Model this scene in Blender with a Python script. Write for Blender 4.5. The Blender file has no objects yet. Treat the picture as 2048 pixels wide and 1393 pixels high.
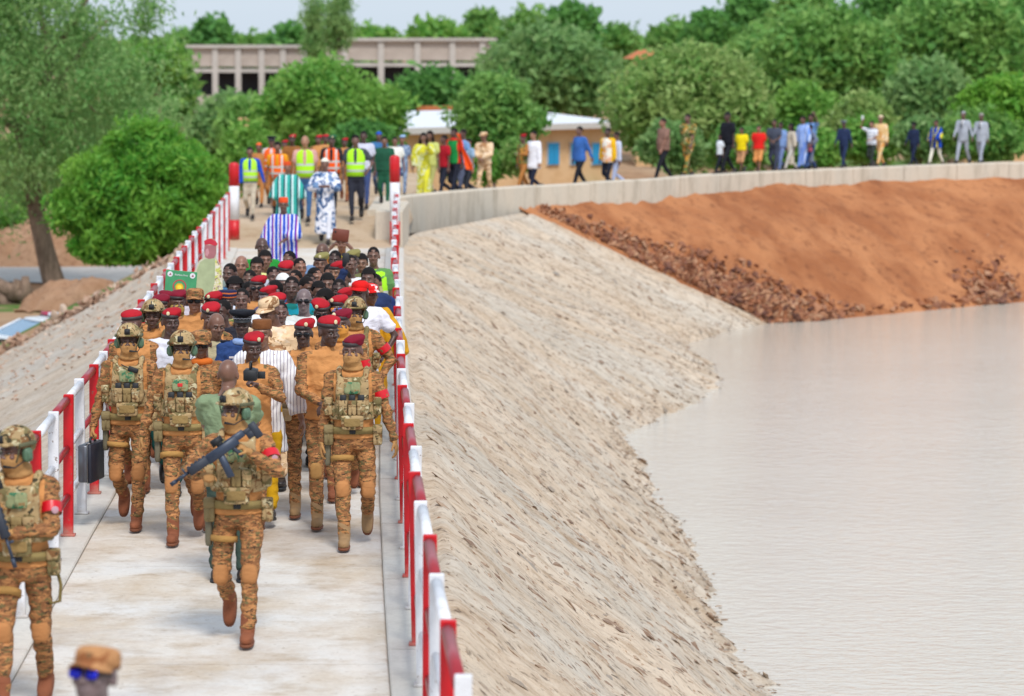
import bpy, bmesh, math, random
import numpy as np
from mathutils import Vector, Matrix, Euler
random.seed(7); np.random.seed(7)
sc = bpy.context.scene
COL = sc.collection
PI = math.pi
# ---------------- camera ----------------
F = 6350.0; PITCH = math.atan(591.0/F); CAMZ = 4.2
cam = bpy.data.cameras.new('camera'); co = bpy.data.objects.new('camera', cam); COL.objects.link(co)
co.location = (0, 0, CAMZ); co.rotation_euler = (PI/2-PITCH, 0, 0)
cam.sensor_width = 36.0; cam.lens = F*36.0/2048.0; cam.clip_start = .1; cam.clip_end = 5000
cam.dof.use_dof = True; cam.dof.focus_distance = 29.5; cam.dof.aperture_fstop = 2.5
sc.camera = co
# ---------------- light ----------------
EL, AZ = math.radians(52), math.radians(165)      # sun direction: azimuth clockwise from +Y
w = bpy.data.worlds.new('World'); sc.world = w; w.use_nodes = True
nt = w.node_tree; bg = nt.nodes['Background']
sky = nt.nodes.new('ShaderNodeTexSky'); sky.sky_type = 'NISHITA'; sky.sun_disc = False
sky.sun_elevation = EL; sky.sun_rotation = AZ; sky.air_density = 1.0; sky.dust_density = 2.0; sky.ozone_density = 1.0
mx = nt.nodes.new('ShaderNodeMixRGB'); mx.inputs[0].default_value = .72; mx.inputs[2].default_value = (6.3, 7.3, 8.5, 1)
nt.links.new(sky.outputs[0], mx.inputs[1]); nt.links.new(mx.outputs[0], bg.inputs[0]); bg.inputs[1].default_value = .10
sl = bpy.data.lights.new('sun', 'SUN'); sl.energy = 2.0; sl.angle = math.radians(14); sl.color = (1, .965, .91)
so = bpy.data.objects.new('sun', sl); COL.objects.link(so)
sd = Vector((math.sin(AZ)*math.cos(EL), math.cos(AZ)*math.cos(EL), math.sin(EL)))
so.rotation_euler = sd.to_track_quat('Z', 'Y').to_euler()
vs = sc.view_settings; vs.view_transform = 'Standard'; vs.look = 'None'; vs.gamma = 1; vs.exposure = .36; vs.use_curve_mapping = False

# ---------------- helpers ----------------
CP, SP = math.cos(PITCH), math.sin(PITCH)
def ray(px, py):
    u = (px-1024)/F; v = (696.5-py)/F
    return Vector((u, CP+v*SP, -SP+v*CP))
def at(px, py, z):                       # the place of a picture point on the level z
    d = ray(px, py); t = (z-CAMZ)/d.z
    return Vector((d.x*t, d.y*t, z))
def atD(px, py, D):                      # the place of a picture point at the distance D
    d = ray(px, py); t = D/d.y
    return Vector((d.x*t, D, CAMZ+d.z*t))
def lin(c):
    return tuple((x/12.92 if x <= .04045 else ((x+.055)/1.055)**2.4) for x in [v/255. for v in c])+(1,)
def tag(o, label=None, cat=None, group=None, kind=None):
    if label: o['label'] = label
    if cat: o['category'] = cat
    if group: o['group'] = group
    if kind: o['kind'] = kind
    return o
def empty(name, loc=(0,0,0), rz=0.0, sc_=1.0):
    o = bpy.data.objects.new(name, None); COL.objects.link(o); o.location = loc; o.rotation_euler = (0,0,rz)
    o.scale = (sc_,)*3; o.empty_display_size = .1
    return o
def link(name, me, parent=None, M=None, mats=None):
    o = bpy.data.objects.new(name, me); COL.objects.link(o)
    if parent is not None: o.parent = parent
    if M is not None: o.matrix_local = M
    if mats is not None:
        if not isinstance(mats, (list, tuple)): mats = [mats]
        for i, m in enumerate(mats):
            while len(me.materials) <= i: me.materials.append(m)
            o.material_slots[i].link = 'OBJECT'; o.material_slots[i].material = m
    return o
class MB:
    """collects pieces (verts, faces, material index)"""
    def __init__(s): s.v = []; s.f = []; s.m = []; s.n = 0
    def add(s, v, f, mi=0):
        v = np.asarray(v, float); s.v.append(v)
        s.f.extend([tuple(int(i)+s.n for i in q) for q in f]); s.m.extend([mi]*len(f)); s.n += len(v)
        return s
    def mesh(s, name, smooth=True, mats=None):
        me = bpy.data.meshes.new(name)
        v = np.concatenate(s.v) if s.v else np.zeros((0,3))
        me.from_pydata(v.tolist(), [], s.f)
        me.polygons.foreach_set('material_index', s.m)
        if smooth: me.polygons.foreach_set('use_smooth', [True]*len(s.f))
        for m in (mats or []): me.materials.append(m)
        me.update(); return me
    def obj(s, name, mat=None, parent=None, smooth=True, M=None):
        me = s.mesh(name, smooth, (mat if isinstance(mat, (list, tuple)) else [mat]) if mat else None)
        return link(name, me, parent, M)
def spow(a, e): return np.sign(a)*np.abs(a)**e
_sqc = {}
def superq(c, r, e1=1.0, e2=1.0, R=None, nu=16, nv=9):
    """rounded solid: e=1 ellipsoid, e small = rounded box"""
    k = (e1, e2, nu, nv)
    if k not in _sqc:
        th = np.linspace(-PI/2, PI/2, nv+1)[1:-1]; ph = np.linspace(-PI, PI, nu, endpoint=False)
        T, Pp = np.meshgrid(th, ph, indexing='ij')
        x = spow(np.cos(T), e1)*spow(np.cos(Pp), e2); y = spow(np.cos(T), e1)*spow(np.sin(Pp), e2); z = spow(np.sin(T), e1)
        V = np.stack([x, y, z], -1).reshape(-1, 3); V = np.vstack([V, [0,0,-1], [0,0,1]])
        fs = []; n = nv-1
        for i in range(n-1):
            for j in range(nu):
                a = i*nu+j; b = i*nu+(j+1) % nu; fs.append((a, b, b+nu, a+nu))
        for j in range(nu):
            fs.append((n*nu, (j+1) % nu, j)); fs.append(((n-1)*nu+j, (n-1)*nu+(j+1) % nu, n*nu+1))
        _sqc[k] = (V, fs)
    V, fs = _sqc[k]
    V = V*np.array(r, float)
    if R is not None: V = V @ np.array(R.to_3x3() if hasattr(R, 'to_3x3') else R).T
    return V+np.array(c, float), fs
def box(c, r, R=None):
    x, y, z = r
    V = np.array([(-x,-y,-z),(x,-y,-z),(x,y,-z),(-x,y,-z),(-x,-y,z),(x,-y,z),(x,y,z),(-x,y,z)], float)
    if R is not None: V = V @ np.array(R.to_3x3()).T
    return V+np.array(c, float), [(0,3,2,1),(4,5,6,7),(0,1,5,4),(1,2,6,5),(2,3,7,6),(3,0,4,7)]
def bbox_(c, r, b=.01, R=None):
    """box with chamfered edges"""
    V = []; 
    x, y, z = r
    for sz in (-1,1):
        for sx, sy in ((-1,-1),(1,-1),(1,1),(-1,1)):
            V += [(sx*(x-b), sy*(y-b), sz*z), (sx*x, sy*(y-b), sz*(z-b)), (sx*(x-b), sy*y, sz*(z-b))]
    bm = bmesh.new(); vs_ = [bm.verts.new(v) for v in V]
    h = bmesh.ops.convex_hull(bm, input=vs_)
    bm.verts.index_update(); vv = np.array([v.co[:] for v in bm.verts]); ff = [tuple(v.index for v in f.verts) for f in bm.faces]; bm.free()
    if R is not None: vv = vv @ np.array(R.to_3x3()).T
    return vv+np.array(c, float), ff
def tube(pts, rad, n=8, cap=True):
    """tube through points; rad = number or list"""
    P = [Vector(p) for p in pts]; rr = rad if isinstance(rad, (list, tuple)) else [rad]*len(P)
    V = []; up = None
    for i, p in enumerate(P):
        t = (P[min(i+1, len(P)-1)]-P[max(i-1, 0)]).normalized()
        if up is None: up = Vector((0,0,1)) if abs(t.z) < .9 else Vector((1,0,0))
        a = t.cross(up).normalized(); b = a.cross(t).normalized(); up = b
        for k in range(n):
            q = 2*PI*k/n; V.append(p+a*(math.cos(q)*rr[i])+b*(math.sin(q)*rr[i]))
    fs = [(i*n+k, i*n+(k+1) % n, (i+1)*n+(k+1) % n, (i+1)*n+k) for i in range(len(P)-1) for k in range(n)]
    if cap:
        fs.append(tuple(range(n))[::-1]); fs.append(tuple((len(P)-1)*n+k for k in range(n)))
    return np.array([v[:] for v in V]), fs
def capsule(p0, r0, p1, r1, n=12):
    p0 = Vector(p0); p1 = Vector(p1); d = (p1-p0); L = d.length or 1e-4; d = d/L
    pts = []; rr = []
    for a in (-.95,-.75,-.4,0): pts.append(p0+d*(a*r0)); rr.append(r0*math.sqrt(max(0, 1-a*a)))
    for a in (0,.4,.75,.95): pts.append(p1+d*(a*r1)); rr.append(r1*math.sqrt(max(0, 1-a*a)))
    return tube(pts, rr, n)
def loft(rings, n=20, e=1.0):
    """rings: (cx, cy, cz, rx, ry) level rings"""
    V = []
    ph = np.linspace(-PI, PI, n, endpoint=False)
    for (cx, cy, cz, rx, ry) in rings:
        V.append(np.stack([cx+rx*spow(np.cos(ph), e), cy+ry*spow(np.sin(ph), e), np.full(n, cz)], -1))
    m = len(rings)
    fs = [(i*n+k, i*n+(k+1) % n, (i+1)*n+(k+1) % n, (i+1)*n+k) for i in range(m-1) for k in range(n)]
    fs.append(tuple(range(n))[::-1]); fs.append(tuple((m-1)*n+k for k in range(n)))
    return np.concatenate(V), fs
def grid_mesh(P, name, mat, parent=None, uv=None, smooth=True):
    """P: (a,b,3) array"""
    a, b, _ = P.shape
    idx = np.arange(a*b).reshape(a, b)
    q = np.stack([idx[:-1,:-1], idx[1:,:-1], idx[1:,1:], idx[:-1,1:]], -1).reshape(-1, 4)
    me = bpy.data.meshes.new(name); me.vertices.add(a*b); me.vertices.foreach_set('co', P.reshape(-1).astype(np.float32))
    me.loops.add(q.size); me.loops.foreach_set('vertex_index', q.reshape(-1).astype(np.int32))
    me.polygons.add(len(q)); me.polygons.foreach_set('loop_start', np.arange(0, q.size, 4, dtype=np.int32))
    me.update(calc_edges=True); me.validate()
    if smooth: me.polygons.foreach_set('use_smooth', [True]*len(me.polygons))
    if uv is not None:
        l = me.uv_layers.new(name='UVMap'); vi = np.zeros(len(me.loops), np.int32); me.loops.foreach_get('vertex_index', vi)
        l.data.foreach_set('uv', uv.reshape(-1, 2)[vi].reshape(-1).astype(np.float32))
    if mat: me.materials.append(mat)
    return link(name, me, parent)
def fnoise(X, Y, s=1.0, seed=0, octv=4):
    """smooth value noise, numpy"""
    rs = np.random.RandomState(seed); tab = rs.rand(256, 256); out = 0; amp = 1; tot = 0
    for o in range(octv):
        x = X*s*(2**o)+17.3*o; y = Y*s*(2**o)+5.1*o
        xi = np.floor(x).astype(int); yi = np.floor(y).astype(int); fx = x-xi; fy = y-yi
        fx = fx*fx*(3-2*fx); fy = fy*fy*(3-2*fy)
        g = lambda i, j: tab[(xi+i) % 256, (yi+j) % 256]
        out = out+amp*((g(0,0)*(1-fx)+g(1,0)*fx)*(1-fy)+(g(0,1)*(1-fx)+g(1,1)*fx)*fy); tot += amp; amp *= .5
    return out/tot-.5

# ---------------- materials ----------------
class NT:
    def __init__(s, name):
        s.mat = bpy.data.materials.new(name); s.mat.use_nodes = True; s.t = s.mat.node_tree
        s.b = s.t.nodes['Principled BSDF']; s.out = s.t.nodes['Material Output']
    def n(s, typ, **kw):
        nd = s.t.nodes.new('ShaderNode'+typ)
        for k, v in kw.items():
            if k.startswith('i_'):
                nd.inputs[k[2:].replace('_', ' ')].default_value = v
            else: setattr(nd, k, v)
        return nd
    def l(s, a, b): s.t.links.new(a, b)
    def coord(s, kind='Object', scale=(1,1,1), rand=False):
        tc = s.n('TexCoord'); mp = s.n('Mapping'); mp.inputs['Scale'].default_value = scale
        s.l(tc.outputs[kind], mp.inputs[0])
        if rand:
            oi = s.n('ObjectInfo'); m = s.n('Math', operation='MULTIPLY'); m.inputs[1].default_value = 37.0
            s.l(oi.outputs['Random'], m.inputs[0]); s.l(m.outputs[0], mp.inputs['Location'])
        return mp.outputs[0]
    def noise(s, vec, scale, detail=4, rough=.55, dist=0):
        nd = s.n('TexNoise'); nd.inputs['Scale'].default_value = scale; nd.inputs['Detail'].default_value = detail
        nd.inputs['Roughness'].default_value = rough; nd.inputs['Distortion'].default_value = dist
        if vec is not None: s.l(vec, nd.inputs['Vector'])
        return nd.outputs[0]
    def ramp(s, fac, stops, interp='LINEAR'):
        r = s.n('ValToRGB'); r.color_ramp.interpolation = interp; e = r.color_ramp.elements
        while len(e) < len(stops): e.new(.5)
        for q, (p, c) in zip(e, stops): q.position = p; q.color = c if len(c) == 4 else tuple(c)+(1,)
        s.l(fac, r.inputs[0]); return r.outputs[0]
    def mix(s, fac, a, b, mode='MIX'):
        m = s.n('MixRGB', blend_type=mode)
        for i, x in ((0, fac), (1, a), (2, b)):
            if isinstance(x, (int, float)): m.inputs[i].default_value = x
            elif isinstance(x, tuple): m.inputs[i].default_value = x
            else: s.l(x, m.inputs[i])
        return m.outputs[0]
    def bump(s, h, strength=.3, dist=.02):
        b = s.n('Bump'); b.inputs['Strength'].default_value = strength; b.inputs['Distance'].default_value = dist
        s.l(h, b.inputs['Height']); s.l(b.outputs[0], s.b.inputs['Normal']); return s
    def col(s, c):
        if isinstance(c, tuple): s.b.inputs['Base Color'].default_value = c
        else: s.l(c, s.b.inputs['Base Color'])
        return s
    def rough(s, r, spec=None):
        s.b.inputs['Roughness'].default_value = r
        if spec is not None: s.b.inputs['Specular IOR Level'].default_value = spec
        return s
_mc = {}
def memo(fn):
    def g(*a, **k):
        key = (fn.__name__, a, tuple(sorted(k.items())))
        if key not in _mc: _mc[key] = fn(*a, **k)
        return _mc[key]
    return g
def bri(c, k): return tuple(min(1, x*k) for x in c[:3])+(1,)
@memo
def m_cloth(rgb, name='woven_cloth', rough=.85):
    m = NT(name); c = lin(rgb); v = m.coord(rand=True)
    n1 = m.noise(v, 5, 3); m.col(m.ramp(n1, [(.3, bri(c, .82)), (.7, bri(c, 1.12))])).rough(rough, .25)
    w = m.noise(m.coord(scale=(1,1,1.8)), 9, 3, .5, .8); return m.bump(w, .5, .03).mat
@memo
def m_plain(rgb, rough=.5, metal=0.0, name='smooth_paint', spec=.5):
    m = NT(name); c = lin(rgb); n1 = m.noise(m.coord(rand=True), 12, 3)
    m.col(m.ramp(n1, [(.3, bri(c, .88)), (.7, bri(c, 1.08))])).rough(rough, spec); m.b.inputs['Metallic'].default_value = metal
    return m.mat
@memo
def m_skin(rgb):
    m = NT('skin'); c = lin(rgb); n1 = m.noise(m.coord(), 14, 4)
    m.col(m.ramp(n1, [(.3, bri(c, .8)), (.7, bri(c, 1.15))])).rough(.42, .5)
    return m.bump(m.noise(m.coord(), 60, 3), .15, .004).mat
def camo(name, base, cols, scale=(9,9,26), sizes=(1,1.6), thr=(.56,.6), bump=.4):
    m = NT(name); v = m.coord(scale=scale, rand=True)
    c = m.ramp(m.noise(v, .7, 2), [(.35, bri(base, .85)), (.65, bri(base, 1.15))])
    for i, cc in enumerate(cols):
        v2 = m.coord(scale=tuple(x*sizes[i % len(sizes)] for x in scale), rand=True)
        ad = m.n('VectorMath', operation='ADD'); m.l(v2, ad.inputs[0]); ad.inputs[1].default_value = (13*i+3, 7*i, 5*i)
        f = m.noise(ad.outputs[0], 1.0, 3, .6, .6); t = thr[i % len(thr)]
        f = m.ramp(f, [(t-.015, (0,0,0,1)), (t+.015, (1,1,1,1))]); c = m.mix(f, c, cc)
    m.col(c).rough(.9, .2); m.bump(m.noise(m.coord(scale=(1,1,2)), 8, 3, .5, .8), bump, .03); return m.mat
CAMO = camo('orange_brown_digital_camouflage', lin((182,128,82)), [lin((138,94,62)), lin((110,98,64)), lin((74,56,42))], (15,15,42), (1,1.2,1.5), (.50,.57,.60))
MULTI = camo('green_tan_camouflage', lin((172,146,106)), [lin((122,110,74)), lin((126,90,58)), lin((66,60,44)), lin((196,184,148))], (9,9,11), (1,1.4,2,1.7), (.54,.58,.62,.62))
DESERT = camo('pale_desert_camouflage', lin((222,190,152)), [lin((180,132,92)), lin((150,112,78)), lin((238,214,186))], (5,5,7), (1,1.4,1.6), (.54,.6,.58))
WOOD = camo('woodland_camouflage', lin((96,112,62)), [lin((196,140,62)), lin((70,64,44)), lin((214,196,150))], (7,7,8), (1,1.4,1.8), (.54,.58,.62))
BLUEC = camo('blue_grey_camouflage', lin((120,140,170)), [lin((70,84,110)), lin((170,184,200))], (8,8,10), (1,1.4), (.54,.58))
POSTC = camo('light_poster_camouflage_print', lin((224,212,170)), [lin((206,208,110)), lin((150,110,120)), lin((236,230,214))], (20,20,20), (1,1.4), (.55,.58))
# ---------------- setting: levels and lines ----------------
ZW = -3.45                                 # water level
ZG = -4.1                                  # low ground on the dry side
def interp_line(pts):
    ds = [p[0] for p in pts]; xs = [p[1] for p in pts]
    return lambda D: float(np.interp(D, ds, xs))
R_rail = [(12,-.10),(14.9,-.25),(16.4,-.34),(18,-.44),(21.97,-.655),(25,-.807),(30.6,-1.075),(50,-1.86),(75.6,-2.75)]
L_rail = [(12,-3.05),(20,-3.5),(27.35,-3.86),(30,-3.98),(50,-5.1),(65.9,-5.95),(75.6,-6.56)]
XR = interp_line(R_rail); XL = interp_line(L_rail)

# materials for the ground
def m_concrete(name, base, stain, warm, sc_=(1,1,1), bump=.25, kind='Object', spec=.3):
    m = NT(name); v = m.coord(kind, sc_)
    a = m.ramp(m.noise(v, .45, 5, .6, .3), [(.35, base), (.6, warm)])
    a = m.mix(m.ramp(m.noise(v, 1.7, 5, .7), [(.48, (0,0,0,1)), (.75, (1,1,1,1))]), a, stain)
    a = m.mix(m.ramp(m.noise(v, 25, 3, .7), [(.3, (.75,.75,.75,1)), (.7, (1,1,1,1))]), a, a, 'MIX')
    g = m.ramp(m.noise(v, 30, 4, .7), [(.25, (.86,.86,.86,1)), (.6, (1.0,1.0,1.0,1))])
    a = m.mix(1.0, a, g, 'MULTIPLY')
    m.col(a).rough(.88, spec); return m.bump(m.noise(v, 20, 5, .7), bump, .01).mat
def m_deckc(*a):
    m_ = m_concrete(*a); t = m_.node_tree; b = t.nodes['Principled BSDF']; src = b.inputs['Base Color'].links[0].from_socket
    def nz(s, d, r, sx, sy):
        tc = t.nodes.new('ShaderNodeTexCoord'); mp = t.nodes.new('ShaderNodeMapping'); mp.inputs['Scale'].default_value = (sx, sy, 1); t.links.new(tc.outputs['Object'], mp.inputs[0])
        n = t.nodes.new('ShaderNodeTexNoise'); n.inputs['Scale'].default_value = s; n.inputs['Detail'].default_value = d; n.inputs['Roughness'].default_value = r; t.links.new(mp.outputs[0], n.inputs['Vector']); return n.outputs[0]
    for s, lo, hi, c, sx, sy in ((.9,.44,.66,(.80,.70,.58,1),1,.8), (3.2,.52,.72,(.74,.66,.57,1),.7,1), (.5,.5,.62,(.84,.84,.86,1),.6,.5), (14,.60,.68,(.66,.60,.54,1),1,1)):
        r = t.nodes.new('ShaderNodeValToRGB'); r.color_ramp.elements[0].position = lo; r.color_ramp.elements[0].color = (1,1,1,1); r.color_ramp.elements[1].position = hi; r.color_ramp.elements[1].color = c
        t.links.new(nz(s, 6, .7, sx, sy), r.inputs[0]); mu = t.nodes.new('ShaderNodeMixRGB'); mu.blend_type = 'MULTIPLY'; mu.inputs[0].default_value = 1; t.links.new(src, mu.inputs[1]); t.links.new(r.outputs[0], mu.inputs[2]); src = mu.outputs[0]
    t.links.new(src, b.inputs['Base Color']); return m_
M_deck = m_deckc('pale_worn_concrete', (.69,.665,.63,1), (.61,.53,.45,1), (.71,.65,.575,1), (.7,1.1,1))
M_kerb = m_concrete('grey_cast_concrete', (.62,.595,.555,1), (.50,.46,.41,1), (.65,.60,.53,1), (1,1,1))
M_para = m_concrete('weathered_parapet_concrete', (.60,.54,.45,1), (.40,.34,.26,1), (.66,.57,.46,1), (1.6,1.6,.35))
def m_slope(name, tan, grey, dirt, dark):
    m = NT(name); v = m.coord('UV', (1,1,1)); vs_ = m.coord('UV', (1.0,.28,1))
    a = m.ramp(m.noise(vs_, .35, 4, .6, .5), [(.4, grey), (.58, tan)])
    a = m.mix(m.ramp(m.noise(vs_, 1.1, 5, .65), [(.5, (0,0,0,1)), (.7, (1,1,1,1))]), a, dirt)
    sp = m.ramp(m.noise(v, 6.5, 4, .68, .3), [(.565, (0,0,0,1)), (.68, (1,1,1,1))])
    a = m.mix(sp, a, dark)
    sp2 = m.ramp(m.noise(v, 11, 3, .6), [(.62, (0,0,0,1)), (.70, (1,1,1,1))])
    a = m.mix(sp2, a, (.34,.17,.08,1))
    st = m.ramp(m.noise(m.coord('UV', (3.2,1.1,1)), 1.5, 7, .78, .3), [(.36, (.68,.61,.54,1)), (.53, (1,1,1,1))]); a = m.mix(1.0, a, st, 'MULTIPLY')
    sd_ = m.ramp(m.noise(m.coord('UV', (1,1,1)), .22, 3, .6), [(.35, (.90,.89,.87,1)), (.6, (1,1,1,1))]); a = m.mix(1.0, a, sd_, 'MULTIPLY')
    # wet gravelly belt just above the water: v runs 0 (top) to 1 (toe) in the third UV copy
    at_ = m.n('Attribute', attribute_name='toe')
    nz = m.noise(v, 1.6, 5, .7); ad = m.n('Math', operation='MULTIPLY_ADD'); m.l(nz, ad.inputs[0]); ad.inputs[1].default_value = .35; m.l(at_.outputs['Fac'], ad.inputs[2])
    wet = m.ramp(ad.outputs[0], [(1.02, (0,0,0,1)), (1.24, (1,1,1,1))])
    a = m.mix(wet, a, m.ramp(m.noise(v, 8, 4, .7), [(.36, (.22,.15,.095,1)), (.60, (.48,.38,.27,1))]))
    m.col(a).rough(.9, .25); h = m.noise(v, 6, 6, .7); return m.bump(h, .8, .06).mat
M_slopeR = m_slope('stone_pitched_slope_mortar', (.68,.55,.42,1), (.62,.545,.455,1), (.55,.42,.30,1), (.17,.12,.085,1))
M_slopeL = m_slope('dry_side_slope_mortar', (.60,.50,.40,1), (.58,.53,.47,1), (.50,.41,.32,1), (.34,.24,.17,1))
def m_earth(name, c1, c2, c3, s=.25):
    m = NT(name); v = m.coord(); a = m.ramp(m.noise(v, s, 5, .6, .4), [(.38, c1), (.62, c2)])
    a = m.mix(m.ramp(m.noise(v, s*6, 5, .7), [(.52, (0,0,0,1)), (.72, (1,1,1,1))]), a, c3)
    m.col(a).rough(.95, .15); return m.bump(m.noise(v, 5, 6, .75), .9, .08).mat
M_red = m_earth('red_laterite_earth', (.36,.135,.057,1), (.52,.225,.10,1), (.23,.085,.04,1), .45)
M_sand = m_earth('trodden_tan_earth', (.52,.38,.25,1), (.60,.46,.33,1), (.42,.27,.16,1), .4)
def m_ground():
    m = NT('brown_earth_with_grass'); v = m.coord()
    a = m.ramp(m.noise(v, .12, 5, .6, .4), [(.36, (.34,.17,.085,1)), (.5, (.44,.27,.16,1)), (.66, (.50,.36,.24,1))])
    a = m.mix(m.ramp(m.noise(v, .8, 5, .7), [(.5, (0,0,0,1)), (.75, (1,1,1,1))]), a, (.22,.12,.07,1))
    a = m.mix(m.ramp(m.noise(m.coord(scale=(.5,1,1)), .16, 4, .6), [(.56, (0,0,0,1)), (.62, (1,1,1,1))]), a, (.11,.20,.045,1))
    m.col(a).rough(.95, .15); return m.bump(m.noise(v, 3, 6, .75), .8, .15).mat
M_ground = m_ground()
def m_water():
    m = NT('muddy_reservoir_water'); v = m.coord(scale=(.55,1.0,1))
    n1 = m.noise(v, 6.5, 4, .6, .3); n2 = m.noise(m.coord(scale=(.25,.6,1)), .35, 4, .6)
    m.col(m.ramp(n2, [(.35, (.61,.545,.455,1)), (.65, (.64,.58,.49,1))])).rough(.09, .5); m.b.inputs['IOR'].default_value = 1.33
    return m.bump(n1, .55, .045).mat
M_water = m_water()
def m_stone(name, c1, c2, c3, dust=(.55,.42,.30,1)):
    m = NT(name); oi = m.n('ObjectInfo'); gi = m.n('NewGeometry')
    ad = m.n('Math', operation='ADD'); m.l(oi.outputs['Random'], ad.inputs[0]); m.l(gi.outputs['Random Per Island'], ad.inputs[1])
    fr = m.n('Math', operation='FRACT'); m.l(ad.outputs[0], fr.inputs[0])
    a = m.ramp(fr.outputs[0], [(0, c1), (.5, c2), (1, c3)])
    a = m.mix(m.ramp(m.noise(m.coord(), 9, 5, .7), [(.5, (0,0,0,1)), (.8, (1,1,1,1))]), a, dust)
    m.col(a).rough(.85, .3); return m.bump(m.noise(m.coord(), 14, 4, .7), .5, .02).mat
M_stone_s = m_stone('weathered_slope_stone', (.20,.125,.085,1), (.38,.27,.19,1), (.29,.25,.21,1))
M_stone_r = m_stone('laterite_rubble_stone', (.13,.06,.05,1), (.34,.13,.06,1), (.44,.25,.15,1), (.42,.22,.12,1))
M_stone_e = m_stone('pinkish_rubble_stone', (.50,.34,.25,1), (.38,.22,.15,1), (.58,.46,.37,1))

# ---------------- deck ----------------
deck = empty('walkway'); tag(deck, 'pale concrete walkway along the crest of the spillway', kind='structure')
base = []
Ds = np.linspace(9, 68.3, 60)
P = np.zeros((60, 4, 3))
for i, D in enumerate(Ds):
    l = XL(D)-.22; r = XR(D)+.16
    P[i] = [(l, D, -.5), (l, D, -.035), (r, D, -.035), (r, D, -.5)]
grid_mesh(P, 'slab_bed', M_kerb, deck, smooth=False)
def strip(d0, d1, fx0, fx1, z0, z1, name, mat, par):
    b = MB(); n = 5; dd = np.linspace(d0, d1, n); V = []
    for D in dd:
        a, c = fx0(D), fx1(D); V += [(a, D, z0), (a, D, z1-.012), (a+.012, D, z1), (c-.012, D, z1), (c, D, z1-.012), (c, D, z0)]
    fs = [(i*6+k, (i+1)*6+k, (i+1)*6+k+1, i*6+k+1) for i in range(n-1) for k in range(5)]
    fs += [(0,1,2,3,4,5), tuple((n-1)*6+k for k in (5,4,3,2,1,0))]
    b.add(V, fs); return b.obj(name, mat, par, smooth=False)
d = 9.0
while d < 68:
    L_ = 4.2; e = min(68.3, d+L_-.015)
    strip(d, e, lambda D: XL(D)+.193, lambda D: XR(D)-.219, -.3, 0, 'slab', M_deck, deck); d += L_
d = 10.1
while d < 68:
    e = min(68.3, d+2.98)
    strip(d, e, lambda D: XR(D)-.215, lambda D: XR(D)+.16, -.3, .012, 'edge_beam', M_kerb, deck)
    strip(d, e, lambda D: XL(D)-.22, lambda D: XL(D)+.19, -.3, .012, 'edge_beam', M_kerb, deck); d += 3.0

# ---------------- water ----------------
wp = at(1540,645,ZW)
P = np.array([[(-8, 5, ZW), (70, 5, ZW)], [(-8, 118, ZW), (70, 118, ZW)]], float)
tag(grid_mesh(P, 'water', M_water), 'muddy tan reservoir water with fine ripples', kind='structure')

# ---------------- right (wet) slope ----------------
shore = [(1600,1480),(1530,1393),(1452,1290),(1428,1225),(1402,1150),(1375,1080),(1322,1010),(1285,950),(1252,880),(1330,830),(1400,800),(1430,755),(1395,712),(1375,690),(1440,668),(1540,645)]
S = [at(x, y, ZW) for x, y in shore]
tops = []
wing_top = at(1060,413,.02)
for i, s in enumerate(S):
    x, y = shore[i]
    if i <= 8: D = s.y
    elif i == 9: D = 66.5
    elif i == 10: D = 70
    elif i == 11: D = 73.3
    elif i == 12: D = 76.2
    elif i == 13: D = 78.5
    elif i == 14: D = 82
    else: D = wing_top.y
    if D <= 75.2: X = XR(D)+.16
    else: X = np.interp(D, [75.2, wing_top.y], [XR(75.2)+.16, wing_top.x])
    tops.append(Vector((X, D, 0.0)))
S = [Vector((S[0].x+.9, 8, ZW))]+S; tops = [Vector((XR(9)+.16, 8, 0))]+tops
def resample(L, n):
    A = np.array([v[:] for v in L]); t = np.concatenate([[0], np.cumsum(np.linalg.norm(np.diff(A, axis=0), axis=1))])
    return A, t
tS = resample(S, 0)[1]; nS = 420; q = np.linspace(0, tS[-1], nS)
As = np.array([v[:] for v in S]); At = np.array([v[:] for v in tops])
Sb = np.stack([np.interp(q, tS, As[:,k]) for k in range(3)], -1); Tb = np.stack([np.interp(q, tS, At[:,k]) for k in range(3)], -1)
k5 = np.ones(9)/9
for k in range(2):
    pad = np.pad(Tb[:,k], 4, mode='edge'); Tb[5:-5,k] = np.convolve(pad, k5, 'valid')[5:-5]
    pad = np.pad(Sb[:,k], 2, mode='edge'); Sb[3:-3,k] = np.convolve(pad, np.ones(5)/5, 'valid')[3:-3]
jag = np.array([random.gauss(0, .10) for _ in range(nS)]); jag[-60:] *= .35
dirs = Sb-Tb; hl = np.linalg.norm(dirs[:,:2], axis=1, keepdims=True)
Sb[:,:2] += dirs[:,:2]/hl*jag[:,None]
nv = 90; tt = np.linspace(0, 1.22, nv)
Pm = Tb[:,None,:]+dirs[:,None,:]*tt[None,:,None]
Pm[:,:,0] += ((Sb-Tb-dirs)[:,None,0])*np.clip(tt-.75, 0, 1)[None,:]*3; 
U = q[:,None]*np.ones((1,nv)); V = (tt*5.2)[None,:]*np.ones((nS,1))
dz = fnoise(U, V, .5, 3, 3)*.30+fnoise(U, V, 3.0, 5, 4)*.13
edge = np.clip(tt/.06, 0, 1)[None,:]; wing = np.clip((q[-1]-q)/1.0, 0, 1)[:,None]
Pm[:,:,2] += fnoise(U*3.2, V*.8+U*.6, 1.0, 41, 3)*.06*edge*(.4+.6*wing)
Pm[:,:,2] += dz*edge*(.3+.7*wing)-.08*(1-np.clip(tt/.03,0,1))[None,:]
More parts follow.
